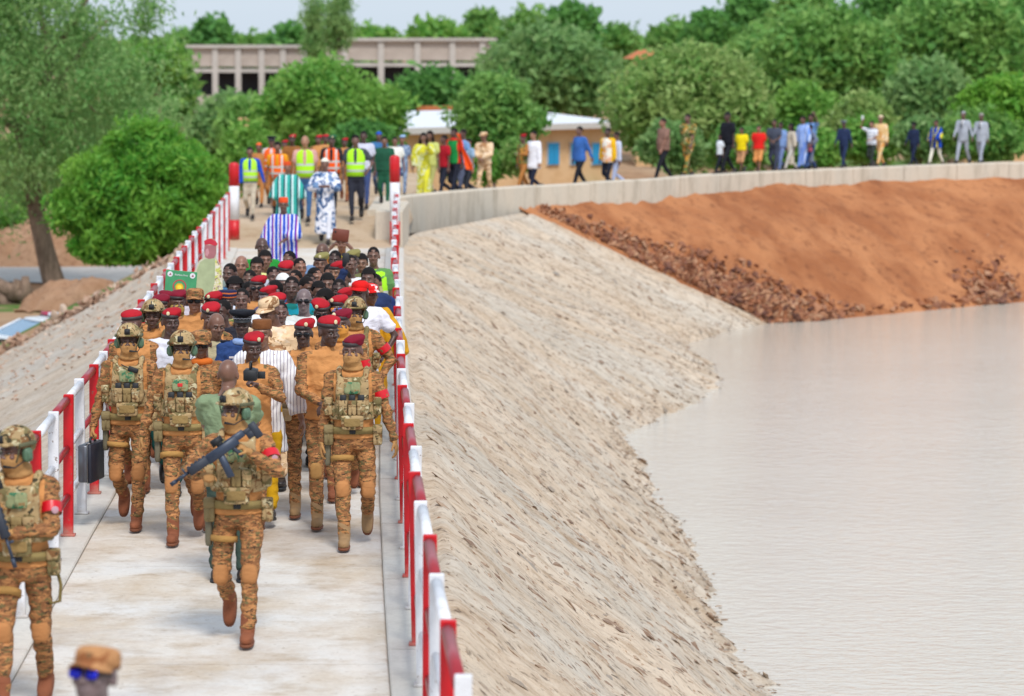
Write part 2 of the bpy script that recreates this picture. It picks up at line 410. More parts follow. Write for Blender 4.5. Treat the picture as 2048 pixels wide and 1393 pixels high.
# rounded shoulder
Pm[:,:,2] += -.10*np.exp(-((tt-.02)/.02)**2)[None,:]
slopeR = grid_mesh(Pm, 'reservoir_slope', M_slopeR, uv=np.stack([U, V], -1))
tag(slopeR, 'stone pitched mortared slope falling to the water', kind='structure')
aa = slopeR.data.attributes.new('toe', 'FLOAT', 'POINT'); aa.data.foreach_set('value', (tt[None,:]*np.ones((nS,1))).reshape(-1).astype(np.float32))
# stones
def rock(seed, flat=.5):
    rs = np.random.RandomState(seed); p = rs.normal(size=(11,3)); p /= np.linalg.norm(p, axis=1)[:,None]; p *= rs.uniform(.75, 1.05, (11,1)); p[:,2] *= flat
    bm = bmesh.new(); vv = [bm.verts.new(x) for x in p]; h = bmesh.ops.convex_hull(bm, input=vv)
    for v in [v for v in bm.verts if not v.link_faces]: bm.verts.remove(v)
    bm.verts.index_update(); V = np.array([v.co[:] for v in bm.verts]); Fs = [tuple(v.index for v in f.verts) for f in bm.faces]; bm.free()
    return V, Fs
rocks = [rock(i+1, .55) for i in range(10)]
def rock_meshes(mat, nm):
    out = []
    for V, Fs in rocks:
        b = MB().add(V, Fs); out.append(b.mesh(nm, False, [mat]))
    return out
def scatter(parent, mat, places, nobj, name='stone'):
    """places: (pos, size, normal-ish matrix) ; first nobj are parts, the rest one joined part"""
    ms = rock_meshes(mat, name); rest = MB()
    for i, (p, s, R) in enumerate(places):
        k = random.randrange(10)
        if i < nobj:
            o = bpy.data.objects.new(name, ms[k]); COL.objects.link(o); o.parent = parent
            o.matrix_local = Matrix.Translation(p) @ R.to_4x4() @ Matrix.Diagonal((s[0], s[1], s[2], 1))
        else:
            V, Fs = rocks[k]; rest.add((V*np.array(s)) @ np.array(R.to_3x3()).T+np.array(p), Fs)
    if rest.n:
        o = rest.obj('small_stones', mat, parent, smooth=False); o['kind'] = 'stuff'
pl = []
for i in range(6000):
    a = int(random.random()**.8*(nS-2)); bfr = random.random()
    b = int(min(.99, bfr**.75)*(nv*.82)); 
    if b < 4: continue
    p = Vector(Pm[a,b]); du = Vector(Pm[min(a+1,nS-1),b]-Pm[a,b]); dv = Vector(Pm[a,b+1]-Pm[a,b]); nn = du.cross(dv); nn = nn if nn.z > 0 else -nn
    if nn.length < 1e-6: continue
    nn.normalize(); s = random.uniform(.03, .10)*(1+.5*(random.random() < .10))
    R = nn.to_track_quat('Z', 'Y').to_matrix() @ Matrix.Rotation(random.random()*6.28, 3, 'Z')
    pl.append((p-nn*s*.12, (s*random.uniform(1.0,1.9), s, s*random.uniform(.35,.7)), R, -s/p.y))
pl.sort(key=lambda x: x[3])
scatter(slopeR, M_stone_s, [x[:3] for x in pl], 280)
# toe belt gravel
pl = []
for i in range(2600):
    a = random.randrange(0, nS-2); b = int(nv*random.uniform(.74, .84)); p = Vector(Pm[a,b])+Vector((random.gauss(0,.05),random.gauss(0,.05),0)); s = random.uniform(.02,.05)
    pl.append((p, (s*1.4, s, s*.5), Matrix.Rotation(random.random()*6.28, 3, 'Z')))
bb = MB()
for p, s, R in pl:
    V, Fs = rocks[random.randrange(10)]; bb.add((V*np.array(s)) @ np.array(R).T+np.array(p), Fs)
o = bb.obj('waterline_gravel', M_stone_s, slopeR, smooth=False); o['kind'] = 'stuff'

# ---------------- left (dry) slope ----------------
nD = 160; nV = 50; Dd = np.linspace(8, 79, nD); Pl = np.zeros((nD, nV, 3)); 
for i, D in enumerate(Dd):
    x0 = XL(min(D, 75))-.22
    for j in range(nV):
        t = j/(nV-1); dx = t*7.6
        z = -dx/1.8
        Dx = D if D < 70 else 70+(D-70)*(5.2+.42*dx)/9.0
        Pl[i,j] = (x0-dx, Dx, z-.01-.03*(j == 0))
Ul = Dd[:,None]*np.ones((1,nV)); Vl = np.linspace(0,8.7,nV)[None,:]*np.ones((nD,1))
Pl[:,:,2] += fnoise(Ul, Vl, .5, 9, 3)*.15*np.clip(Vl/1.5, 0, 1)+fnoise(Ul, Vl, 3, 11, 3)*.16*np.clip((Ul-58)/10, 0, 1)*np.clip((Vl-.8), 0, 1)
slopeL = grid_mesh(Pl, 'dry_slope', M_slopeL, uv=np.stack([Ul, Vl], -1)); tag(slopeL, 'pale mortared slope on the dry side of the walkway', kind='structure')
# rubble fringe along its far rim
pl = []
for i in range(1500):
    t = random.random(); j = t*(nV-1.01); a = Pl[nD-1, int(j)]; k = random.random()
    p = Vector(a)+Vector((random.gauss(0,.2), abs(random.gauss(0,.55))-.35, random.gauss(.02,.05)-.0))
    if p.y > a[1]: p.z -= (p.y-a[1])*.5
    s = random.uniform(.05,.15); pl.append((p, (s*1.3, s, s*.8), Euler((random.random(), random.random(), random.random()*6)).to_matrix(), -s))
pl.sort(key=lambda x: x[3])
scatter(slopeL, M_stone_e, [x[:3] for x in pl], 200)
pl = []
for i in range(900):
    a = random.randrange(100, nD-2); b = random.randrange(3, nV-1); p = Vector(Pl[a,b]); s = random.uniform(.025,.085)
    pl.append((p, (s*1.3, s, s*.6), Euler((0, -.5, random.random()*6)).to_matrix()))
bb = MB()
for p, s, R in pl:
    V, Fs = rocks[random.randrange(10)]; bb.add((V*np.array(s)) @ np.array(R).T+np.array(p), Fs)
o = bb.obj('embedded_stones', M_stone_e, slopeL, smooth=False); o['kind'] = 'stuff'

# ---------------- parapet, crest road, red bank ----------------
ZP = .59
ptop = [(800,395),(900,385),(1060,372),(1270,361),(1400,352),(1540,343),(1750,334),(2048,325),(2300,315)]
PA = [at(752,420,ZP)]+[at(x, y, ZP) for x, y in ptop]
PA[0] = Vector((-3.13, 72.9, ZP)); PA.insert(1, Vector((-2.72, 73.1, ZP)))
outer = PA[1:]                                        # outer (water side) top edge
def pathlen(L):
    A = np.array([v[:] for v in L]); t = np.concatenate([[0], np.cumsum(np.linalg.norm(np.diff(A, axis=0), axis=1))]); return A, t
OA, OT = pathlen(outer)
def on(s, off=0.0, z=ZP):
    p = np.array([np.interp(s, OT, OA[:,k]) for k in range(2)]); q2 = np.array([np.interp(s+.3, OT, OA[:,k]) for k in range(2)]); q1 = np.array([np.interp(s-.3, OT, OA[:,k]) for k in range(2)])
    t = (q2-q1); t /= np.linalg.norm(t); n = np.array([-t[1], t[0]])   # to the land side
    return Vector((p[0]+n[0]*off, p[1]+n[1]*off, z))
par = empty('parapet_wall', on(0, 0, 0)); tag(par, 'low grey concrete parapet wall edging the far crest road', 'wall')
pm = Matrix.Translation(-par.location)
s = 0.0; k = 0
while s < OT[-1]-.5:
    L_ = 2.4; e = min(OT[-1], s+L_-.03); b = MB(); n = 4; V = []
    zt = ZP+random.uniform(-.015,.015); th = .62 if s < 5 else .42
    for i in range(n):
        ss = s+(e-s)*i/(n-1); o0 = random.uniform(-.008,.008) if i in (0, n-1) else 0
        zb = -.35
        V += [on(ss, o0, zb), on(ss, o0, zt-.03), on(ss, o0+.03, zt), on(ss, th-.03, zt), on(ss, th, zt-.03), on(ss, th, zb)]
    V = [(v-par.location)[:] for v in V]
    fs = [(i*6+q_, (i+1)*6+q_, (i+1)*6+q_+1, i*6+q_+1) for i in range(n-1) for q_ in range(5)]+[(0,1,2,3,4,5), tuple((n-1)*6+q_ for q_ in (5,4,3,2,1,0))]
    b.add(V, fs); b.obj('wall_panel', M_para, par, smooth=False); s += L_
zt_ = .73; x0_ = atD(750,420,69.9).x; x1_ = XR(70)+.14; p0 = Vector(((x0_+x1_)/2, 72.2, (zt_-.4)/2))
MB().add(*bbox_((p0-par.location)[:], ((x1_-x0_)/2, 2.3, (zt_+.4)/2), .025)).obj('end_block', M_para, par, smooth=False)
# footing strip below the wall on the water side
def az(D): return float(np.interp(D, [68.3, 69.4, 70.2, 71.5, 74, 80, 90, 100], [-.012, .02, .14, .38, .50, .50, .38, .33]))
def crest_z(X): return float(np.interp(X, [-8,-5,-2, 3, 5, 12], [.3,.25,.22,.22,.40,.44]))
# crest road / earth causeway
nA, nB = 120, 40; Pc = np.zeros((nA, nB, 3)); 
for i in range(nA):
    s = i/(nA-1)*OT[-1]
    wd_ = float(np.interp(s, [0, 6, 14], [1.5, 3.0, 3.6]))
    for j in range(nB):
        p = on(s, .38+j/(nB-1)*wd_); Pc[i,j] = (p.x, p.y, np.interp(s, [0, 4, 12], [az(p.y), .45, crest_z(p.x)]))
Pc[:,:,2] += fnoise(Pc[:,:,0], Pc[:,:,1], .6, 4, 4)*.08
Pc[:,-8:,2] -= np.linspace(0, 1.6, 8)[None,:]
tag(grid_mesh(Pc, 'crest_road', M_sand), 'tan earth road behind the parapet', kind='structure')
# approach from the walkway end up to the crest road
Pa = np.zeros((50, 40, 3))
for i in range(50):
    D = 68.31 if i == 0 else 68.3+(i-1)/48*34
    for j in range(40):
        xa_ = XL(D)-1.3; xb_ = XR(D)+.15 if D < 73 else (-2.7 if D < 75 else -2.5); X = xa_+(xb_-xa_)*j/39; z = az(D)
        z -= max(0, (XL(D)-.35-X))*1.4*min(1, (D-68)/2); z -= .5*(j == 39); Pa[i,j] = (X, D, z)
Pa[0,:,2] = -.5
Pa[:,:,2] += fnoise(Pa[:,:,0], Pa[:,:,1], .8, 6, 4)*.06*np.clip((Pa[:,:,1]-68.6), 0, 1)
tag(grid_mesh(Pa, 'approach_path', M_sand), 'earth path climbing from the walkway end', kind='structure')
# red bank
bt = [(1030,413),(1060,413),(1200,404),(1340,397),(1500,376),(1700,366),(2048,352),(2300,340)]
bb_ = [(1480,650),(1540,646),(1640,642),(1740,632),(1850,622),(1950,612),(2048,604),(2300,585)]
T_ = np.array([at(x, y, ZP-.45)[:] for x, y in bt])
T_ = []
for (x, y) in bt:
    o_ = None; best = 9
    for s in np.linspace(0, OT[-1], 300):
        p = on(s, .05, 0); pxx = 1024+F*p.x/p.y
        if abs(pxx-x) < best: best = abs(pxx-x); o_ = p
    if best > 8: o_ = on(OT[-1]+0, .05, 0)+Vector(((x-2300)/F*100, 0, 0))
    zz = atD(x, y, o_.y).z; T_.append((o_.x, o_.y, min(.2, zz)))
T_ = np.array(T_); B_ = np.array([at(x, y, ZW)[:] for x, y in bb_])
tq = np.linspace(0, 1, 220); kn = np.linspace(0, 1, 8)
Tb2 = np.stack([np.interp(tq, kn, T_[:,k]) for k in range(3)], -1); Bb2 = np.stack([np.interp(tq, kn, B_[:,k]) for k in range(3)], -1)
vv = np.linspace(-.02, 1.2, 90)
Pr = Tb2[:,None,:]+(Bb2-Tb2)[:,None,:]*vv[None,:,None]
Ur = (tq*22)[:,None]*np.ones((1,90)); Vr = (vv*6)[None,:]*np.ones((220,1))
hump = np.sin(np.clip(vv, 0, 1)*PI)[None,:]
Pr[:,:,2] += hump*.25*np.clip((tq-.15)*4, 0, 1)[:,None]+fnoise(Ur, Vr, .35, 21, 4)*.5*hump+fnoise(Ur, Vr, 2.5, 22, 4)*.26+fnoise(Ur*1.5, Vr*.4, 1.6, 24, 3)*.16*hump
Pr[:,:,2] += fnoise(Ur, Vr*0, 1.2, 23, 3)*.25*np.exp(-(vv/.08)**2)[None,:]
bank = grid_mesh(Pr, 'red_earth_bank', M_red, uv=np.stack([Ur, Vr], -1)); tag(bank, 'bare red laterite earth bank above the water', kind='structure')
pl = []
for i in range(3900):
    r_ = random.random()
    if r_ < .84:
        v_ = random.random()**.62; wd = .012+.155*v_; u_ = .143+min(abs(random.gauss(0, wd*.62)), wd*1.7)+random.uniform(-.004, .01)
    elif r_ < .90:
        u_ = .70+.10*random.random()+abs(random.gauss(0,.03)); v_ = 1-abs(random.gauss(0, .12))
    else:
        if random.random() < .72: continue
        u_ = random.random(); v_ = 1-abs(random.gauss(0,.03))
    if u_ > .98 or v_ < .03 or v_ > 1.02: continue
    p = Vector(Pr[int(u_*219), int((v_+.02)/1.22*89)])+Vector((random.gauss(0,.03),random.gauss(0,.03),.02))
    s = random.uniform(.06,.17)*(.62+.5*v_)*(1+.5*(random.random() < .06)); pl.append((p, (s*1.3, s, s*.9), Euler((random.random(), random.random(), random.random()*6)).to_matrix(), -s))
pl.sort(key=lambda x: x[3])
scatter(bank, M_stone_r, [x[:3] for x in pl], 290)
# ---------------- ground sheet ----------------
xs = np.concatenate([np.linspace(-900,-60,15), np.linspace(-55,70,130), np.linspace(80,900,15)])
ys = np.concatenate([np.linspace(-20,60,20), np.linspace(61,190,150), np.linspace(200,2500,40)])
XX, YY = np.meshgrid(xs, ys, indexing='ij')
fr = np.interp(XX, OA[:,0], OA[:,1])
beh = YY-fr
plat = np.where(XX > -7.0, np.interp(beh, [1.6, 2.4, 9.0, 13, 60], [0, 1, 1, .0, 0]), 0)
farz = np.interp(beh, [3, 6, 60, 400, 2000], [-.9, -2.2, -2.0, 2.5, 12])
lowL = np.interp(YY, [100, 130, 170, 400, 2000], [ZG, ZG+.25, -2.2, 2.5, 12])
kx = np.clip((XX+9.5)/4.0, 0, 1); kx = kx*kx*(3-2*kx)
ZZ = lowL*(1-kx)+np.where(beh < 2, -6.0, farz)*kx
ZZ = np.where((YY < 74) & (XX > -13.5), -6.0, ZZ)
rimD = 75.0+.45*np.clip(-7.2-XX, 0, 8)
mound = np.interp(XX, [-15, -7.0], [ZG, -.25])
mound = mound*(1-np.clip((YY-92)/14, 0, 1))+(lowL*(1-kx)+farz*kx)*np.clip((YY-92)/14, 0, 1)
ZZ = np.where((XX < -6.5) & (YY > rimD), np.minimum(mound, .0), ZZ)
ZZ = np.where((XX < -15), np.where(YY > 70, lowL, ZG), ZZ)
ZZ += fnoise(XX, YY, .12, 31, 4)*.5*np.clip((YY-70)/10, 0, 1)*(np.abs(XX) < 400)
tag(grid_mesh(np.stack([XX, YY, ZZ], -1), 'ground', M_ground), 'brown earth ground with grassy patches', kind='structure')
def gz(X, Y):
    i = np.searchsorted(xs, X)-1; j = np.searchsorted(ys, Y)-1
    fx = (X-xs[i])/(xs[i+1]-xs[i]); fy = (Y-ys[j])/(ys[j+1]-ys[j])
    return float((ZZ[i,j]*(1-fx)+ZZ[i+1,j]*fx)*(1-fy)+(ZZ[i,j+1]*(1-fx)+ZZ[i+1,j+1]*fx)*fy)
# grey lane on the low side
m_lane = m_concrete('pale_grey_lane_surface', (.42,.40,.385,1), (.34,.31,.29,1), (.46,.43,.40,1))
q0 = at(-80,577,ZG); 
P = np.zeros((40,6,3))
for i in range(40):
    x = -40+i*1.0
    for j in range(6):
        y = np.interp(j/5, [0,1], [q0.y-.3, q0.y+7.5])+x*-.03; P[i,j] = (x, y, gz(x, y)+.05)
tag(grid_mesh(P, 'lane', m_lane), 'pale grey lane crossing behind the leaning tree', kind='structure')

# ---------------- guard rails and bollards ----------------
def m_paint(rgb, nm):
    m = NT(nm); a = m.ramp(m.noise(m.coord(rand=True), 6, 5, .7), [(.3, bri(lin(rgb), .8)), (.6, lin(rgb))])
    a = m.mix(m.ramp(m.noise(m.coord(rand=True), 24, 5, .75), [(.63, (0,0,0,1)), (.66, (1,1,1,1))]), a, (.20,.13,.09,1))
    tc = m.n('TexCoord'); sp = m.n('SeparateXYZ'); m.l(tc.outputs['Object'], sp.inputs[0])
    ad = m.n('Math', operation='MULTIPLY_ADD'); m.l(m.noise(m.coord(rand=True), 9, 4, .7), ad.inputs[0]); ad.inputs[1].default_value = .35; m.l(sp.outputs[2], ad.inputs[2])
    a = m.mix(m.ramp(ad.outputs[0], [(.16, (.55,.55,.55,1)), (.30, (0,0,0,1))]), a, (.42,.34,.25,1))
    m.col(a).rough(.42, .5); return m.bump(m.noise(m.coord(), 40, 4, .7), .2, .004).mat
M_red_p = m_paint((206,18,30), 'red_gloss_paint'); M_dred_p = m_plain((158,34,44), .35, name='dark_red_pipe_paint')
M_white_p = m_paint((232,232,236), 'white_gloss_paint'); M_cap = m_plain((190,192,196), .4, name='grey_white_primer')
def rail(fx, label, side, d0, stp):
    d1 = 67.9
    n = int((d1-d0)/stp)+1; root = empty('guard_rail', (fx(d0), d0, 0)); tag(root, label, 'railing')
    pm_ = {}
    for c, mt in ((0, M_red_p), (1, M_white_p)):
        b = MB(); b.add(*bbox_((0,0,.62), (.043,.026,.62), .005)); b.add(*bbox_((0,0,.012), (.062,.05,.010), .003)); pm_[c] = b.mesh('post', False, [mt])
    prev = None
    for i in range(n):
        D = d0+i*stp; x = fx(D); c = (i+side) % 2
        j = random.Random(i*7+side).gauss(0, .012)
        o = link('post', pm_[c], root, Matrix.Translation((x-fx(d0), D-d0, .012)) @ Matrix.Rotation(j, 4, 'Y'))
        if i: 
            for zz, rr in ((1.20,.036),(.78,.028),(.36,.028)):
                a = prev+Vector((0,0,zz)); e = Vector((x-fx(d0), D-d0, zz)); c_ = (i+side) % 2
                dd_ = (e-a).normalized()
                b = MB(); b.add(*tube([a+dd_*.028, e-dd_*.028], rr, 12)); b.obj('top_rail' if zz > 1 else 'lower_rail', (M_white_p if c_ else M_dred_p), root)
        prev = Vector((x-fx(d0), D-d0, 0))
rail(XR, 'red and white pipe guard rail beside the slope to the water', 1, 14.9, 1.47)
rail(XL, 'red and white pipe guard rail on the dry side of the walkway', 0, 16.71, 1.33)
def bollard(p, h, label):
    r = empty('bollard', p); tag(r, label, 'bollard', 'striped bollards at the walkway end')
    zs = [(0,.28*h,0),(.28*h,.56*h,1),(.56*h,h*.98,0)] if False else [(0,.27*h,0),(.27*h,.70*h,1),(.70*h,h,0)]
    for a, b_, c in zs:
        m = MB()
        if b_ == h: m.add(*tube([(0,0,a),(0,0,b_-.06),(0,0,b_-.02),(0,0,b_)], [.112,.112,.09,.04], 20))
        else: m.add(*tube([(0,0,a),(0,0,b_)], .112, 20))
        m.obj('painted_band', M_white_p if c else M_red_p, r)
p = Vector((atD(469,458,69.9).x, 69.9, az(69.9)-.03)); bollard(p, 1.73, 'striped bollard at the far end of the dry side rail')
p = Vector((atD(790,430,69.3).x, 69.3, 0)); bollard(p, 1.97, 'striped bollard in front of the parapet block')
# ---------------- vegetation ----------------
@memo
def m_leaf(c1, c2, c3, name='green_foliage'):
    m = NT(name); gi = m.n('NewGeometry')
    v = m.coord(); big = m.noise(v, .45, 3, .6)
    a = m.ramp(gi.outputs['Random Per Island'], [(0, c1), (.55, c2), (1, c3)])
    a = m.mix(m.ramp(big, [(.38, (0,0,0,1)), (.64, (.75,.75,.75,1))]), a, c3+(1,) if len(c3) == 3 else c3)
    m.col(a).rough(.55, .3)
    tr = m.n('BsdfTranslucent'); m.l(a, tr.inputs[0]); ms = m.n('MixShader'); ms.inputs[0].default_value = .45
    m.l(m.b.outputs[0], ms.inputs[1]); m.l(tr.outputs[0], ms.inputs[2]); m.l(ms.outputs[0], m.out.inputs[0]); return m.mat
def m_bark(c, name='grey_brown_bark'):
    m = NT(name); v = m.coord(scale=(3,3,.8)); a = m.ramp(m.noise(v, 2, 5, .7), [(.35, bri(c,.6)), (.65, bri(c,1.3))]); m.col(a).rough(.95, .1)
    return m.bump(m.noise(v, 4, 5, .7), .8, .06).mat
BARK = m_bark((.23,.16,.12,1)); BARK2 = m_bark((.32,.28,.24,1), 'pale_bark')
LF = {
 'mango':  m_leaf((0.070, 0.270, 0.032), (0.130, 0.414, 0.048), (0.270, 0.495, 0.070), 'bright_mango_foliage'),
 'bright': m_leaf((0.087, 0.288, 0.044), (0.165, 0.432, 0.070), (0.295, 0.486, 0.101), 'fresh_green_foliage'),
 'dark':   m_leaf((0.057, 0.180, 0.048), (0.104, 0.306, 0.070), (0.183, 0.414, 0.095), 'dark_green_foliage'),
 'olive':  m_leaf((0.148, 0.342, 0.070), (0.261, 0.450, 0.114), (0.382, 0.486, 0.165), 'olive_green_foliage'),
 'grey':   m_leaf((0.113, 0.270, 0.083), (0.191, 0.387, 0.114), (0.295, 0.450, 0.165), 'grey_green_foliage'),
 'euca':   m_leaf((0.104, 0.288, 0.070), (0.191, 0.414, 0.114), (0.330, 0.477, 0.178), 'eucalyptus_foliage'),
 'mid':    m_leaf((0.096, 0.270, 0.063), (0.165, 0.414, 0.089), (0.295, 0.486, 0.127), 'mid_green_foliage'),
}
def leaves(C, size, rs, aspect=.45, droop=0.0):
    """C: (n,3) leaf centres -> quads folded as 2 triangles"""
    n = len(C); a = rs.normal(size=(n,3)); a[:,2] -= droop; a /= np.linalg.norm(a, axis=1)[:,None]
    b = rs.normal(size=(n,3)); b -= (b*a).sum(1)[:,None]*a; b /= np.linalg.norm(b, axis=1)[:,None]
    s = size*rs.uniform(.6, 1.3, (n,1)); A = a*s; B = b*s*aspect
    V = np.stack([C-A, C+B-A*.1, C+A, C-B-A*.1], 1).reshape(-1, 3)
    return V
def leaf_obj(V, name, mat, parent):
    n = len(V)//4; me = bpy.data.meshes.new(name); me.vertices.add(n*4); me.vertices.foreach_set('co', V.reshape(-1).astype(np.float32))
    me.loops.add(n*4); me.loops.foreach_set('vertex_index', np.arange(n*4, dtype=np.int32)); me.polygons.add(n)
    me.polygons.foreach_set('loop_start', np.arange(0, n*4, 4, dtype=np.int32)); me.update(calc_edges=True); me.materials.append(mat)
    return link(name, me, parent)
def crown_pts(rs, c, r, nclump, nleaf, rc, flat=.75, shell=.55, dens=1.0, lobes=6):
    """leaf centres gathered in clumps over a lumpy crown"""
    c = np.array(c, float); r = np.array(r, float)
    L = rs.normal(size=(lobes,3)); L /= np.linalg.norm(L, axis=1)[:,None]; L[:,2] = np.abs(L[:,2])*.9-.1
    lc = L*.45; lr = rs.uniform(.45, .68, lobes)
    P = []
    while len(P) < nclump:
        k = rs.randint(lobes+1)
        d = rs.normal(size=3); d /= np.linalg.norm(d); t = rs.uniform(shell, 1)**.5
        p = d*t*(lr[k-1] if k else .78)+(lc[k-1] if k else 0)
        if p[2] < -.75: continue
        P.append(p)
    P = np.array(P)
    CC = c+P*r
    rr = rc*rs.uniform(.5, 1.4, nclump)
    off = rs.normal(size=(nclump, nleaf, 3)); off /= np.linalg.norm(off, axis=2)[:,:,None]; off *= (rs.uniform(.35, 1, (nclump, nleaf, 1)))
    off[:,:,2] *= flat
    return (CC[:,None,:]+off*rr[:,None,None]).reshape(-1, 3), CC
def trunk_mb(base, top, r0, r1, CC, rs, nb=7, bend=.4, n=9):
    b = MB(); base = np.array(base, float); top = np.array(top, float)
    k = 7; pts = []; h = np.linalg.norm(top-base)
    ph = rs.uniform(0, 6, 2)
    for i in range(k):
        t = i/(k-1); o = np.array([math.sin(t*3+ph[0]), math.cos(t*2.3+ph[1]), 0])*bend*math.sin(t*PI)*.5
        pts.append(base*(1-t)+top*t+o)
    rad = [r0*(1.35 if i == 0 else 1)*(1-i/(k-1))+r1*(i/(k-1)) for i in range(k)]
    b.add(*tube(pts, rad, n))
    idx = rs.choice(len(CC), min(nb, len(CC)), replace=False)
    for i in idx:
        q = CC[i]; s = pts[rs.randint(k//2, k)]; mid = (s+q)/2+np.array([0,0,-.08*h*rs.rand()])
        b.add(*tube([s, mid, q], [r1*.85, r1*.55, r1*.15], 6))
    return b
def tree(label, x0, x1, ytop, ybot, D, leaf, size=.2, nc=120, nl=60, rc=.8, trunk=True, gx=None, seed=0, shell=.55, cat='tree', name='tree', group=None, bark=None, lobes=6, tr=.22, crown_bot=None, aspect=.45, droop=0.0, ybase=None):
    rs = np.random.RandomState(seed+int(x0)+int(D)); 
    a = atD(x0, ytop, D); b = atD(x1, ytop, D); W = (b.x-a.x)/2; zt = a.z; zb = atD(0, ybot, D).z
    X = (a.x+b.x)/2; g = gz(X, D); 
    root = empty(name, (X, D, g)); tag(root, label, cat, group)
    zt -= rc*.35; W = max(.5, W-rc*.4); cz = (zt+zb)/2-g; hz = (zt-zb)/2
    C, CC = crown_pts(rs, (0,0,cz), (W*.98, max(W*.75, 1.0) if W < 9 else W*.5, hz), nc, nl, rc, shell=shell, lobes=lobes)
    C = C[C[:,2] > .1]
    leaf_obj(leaves(C, size, rs, aspect, droop), 'crown', LF[leaf], root)
    if trunk: trunk_mb((0,0,-.3), (0,0,cz+hz*.2), tr, tr*.45, CC, rs).obj('trunk', bark or BARK, root)
    return root
# far tree line beyond everything
FT = 'distant trees on the skyline'
sky_line = [(-40,150,70,'dark'),(90,250,60,'mid'),(225,340,72,'mid'),(290,420,52,'mid'),(395,450,28,'dark'),(430,560,62,'mid'),(540,610,45,'dark'),(600,720,66,'mid'),(690,830,48,'bright'),(800,940,36,'bright'),(900,1010,2,'mid'),(985,1120,8,'mid'),(1090,1210,-6,'dark'),(1180,1290,40,'mid'),(1290,1380,38,'mid'),(1370,1480,12,'dark'),(1440,1560,-30,'dark'),(1540,1700,-60,'mid'),(1680,1850,-70,'dark'),(1820,2000,-60,'mid'),(1960,2140,-80,'dark')]
for i, (x0, x1, yt, k) in enumerate(sky_line):
    tree('%s tree on the skyline, %s' % ({'dark':'dark green','mid':'mid green','bright':'fresh green'}[k], ['far left behind the big eucalyptus','left above the leaning eucalyptus crown','behind the left eucalyptus edge','just left of the long concrete building','narrow spire above the left end of the concrete building','above the left half of the concrete building','bushy top left of the wispy trees','behind the wispy eucalyptus pair','right of the wispy eucalyptus pair','above the right half of the concrete building','tallest near the right end of the concrete building','in the middle of the picture top','rounded crown top middle','low in the sky gap right of middle','small crown in the sky gap','rising right of the sky gap','behind the tall right hand trees','top right behind the first dark tree','top right in the middle','top right next to the frame','at the extreme top right corner'][i]), x0, x1, yt, 150, 300+random.uniform(-20,25), k, size=.5, nc=90, nl=45, rc=1.5, seed=i*3, group=FT, tr=.3)
# long concrete building
M_bld = m_concrete('pinkish_brown_weathered_concrete', (.47,.41,.36,1), (.36,.30,.26,1), (.52,.45,.40,1), (.3,.3,.3))
M_bldg = m_concrete('grey_concrete_frame', (.50,.47,.44,1), (.40,.37,.34,1), (.55,.51,.47,1), (.3,.3,.3))
M_dkin = m_plain((40,38,44), .8, name='open_storey_shade')  # near-black colour stands for the shade inside the open storey
def long_building(label, xa, xb, ytop, ypb, ybot, D, cols, rotfirst=None):
    a = atD(xa, ytop, D); b = atD(xb, ytop, D); zpb = atD(0, ypb, D).z; zb = atD(0, ybot, D).z-3; g = min(gz(a.x, D), zb)-1
    r = empty('long_building', (a.x, D, g)); tag(r, label, 'building')
    W = b.x-a.x; H = a.z-g
    MB().add(*box((W/2, 5, H-.2), (W/2+.3, 5.3, .12))).obj('roof_slab', M_bldg, r, smooth=False)
    MB().add(*box((W/2, 5.3, (zpb-g)/2), (W/2-.4, 4, (zpb-g)/2-.3))).obj('storey_shade_block', M_dkin, r, smooth=False)  # solid block behind the columns, coloured as the storey's shade
    MB().add(*box((W/2, 5, zpb-g-.15), (W/2+.1, 5.1, .14))).obj('floor_slab', M_bldg, r, smooth=False)
    cx = [atD(c, ytop, D).x-a.x for c in cols]
    pm_ = MB().add(*box((0,0,0), (.5,.12,(a.z-zpb)/2-.17))).mesh('parapet_panel', False, [M_bld])
    ed = [0]+cx+[W]
    for i in range(len(ed)-1):
        w_ = ed[i+1]-ed[i]
        if w_ < .6: continue
        link('parapet_panel', pm_, r, Matrix.Translation(((ed[i]+ed[i+1])/2, .2, (a.z+zpb)/2-g)) @ Matrix.Diagonal((w_-.3, 1, 1, 1)))
    cm = MB().add(*box((0,.1,H/2), (.22,.24,H/2-.35))).mesh('column', False, [M_bldg])
    for x in cx: link('column', cm, r, Matrix.Translation((x, 0, 0)))
    zf = atD(0, ybot, D).z-g
    MB().add(*box((W/2, .6, zf/2-1), (W/2, .2, zf/2+.5))).obj('lower_wall', M_bld, r, smooth=False)
    return r
long_building('left block of the long brown concrete building above the trees', 380, 640, 88, 138, 178, 245, [430,476,523,566,608])
long_building('right block of the long brown concrete building, set higher', 640, 985, 74, 126, 168, 238, [690,762,835,905,965])
# low classroom with white roof
M_ochre = m_concrete('ochre_plaster', (.70,.45,.24,1), (.60,.37,.18,1), (.74,.50,.28,1), (.6,.6,.6))
def m_sheet():
    m = NT('white_corrugated_sheet'); m.col((.78,.80,.84,1)).rough(.45); 
    wv = m.n('TexWave', wave_type='BANDS', bands_direction='X'); m.l(m.coord(), wv.inputs[0]); wv.inputs['Scale'].default_value = 2.2
    m.bump(wv.outputs[0], .4, .04); m.b.inputs['Metallic'].default_value = .1; return m.mat
M_sheet = m_sheet(); M_blue = m_plain((28,150,205), .5, name='blue_shutter_paint'); M_tile = m_plain((190,110,60), .8, name='orange_roof_paint')
pL = atD(806, 264, 141); pR = atD(1236, 249, 154); dv = (pR-pL); dv.z = 0; Lb = dv.length; ang = math.atan2(dv.y, dv.x)
hb = empty('low_house', (pL.x, pL.y, -2.35), ang); tag(hb, 'low ochre house with white metal roof and blue shutters behind the crest road', 'house')
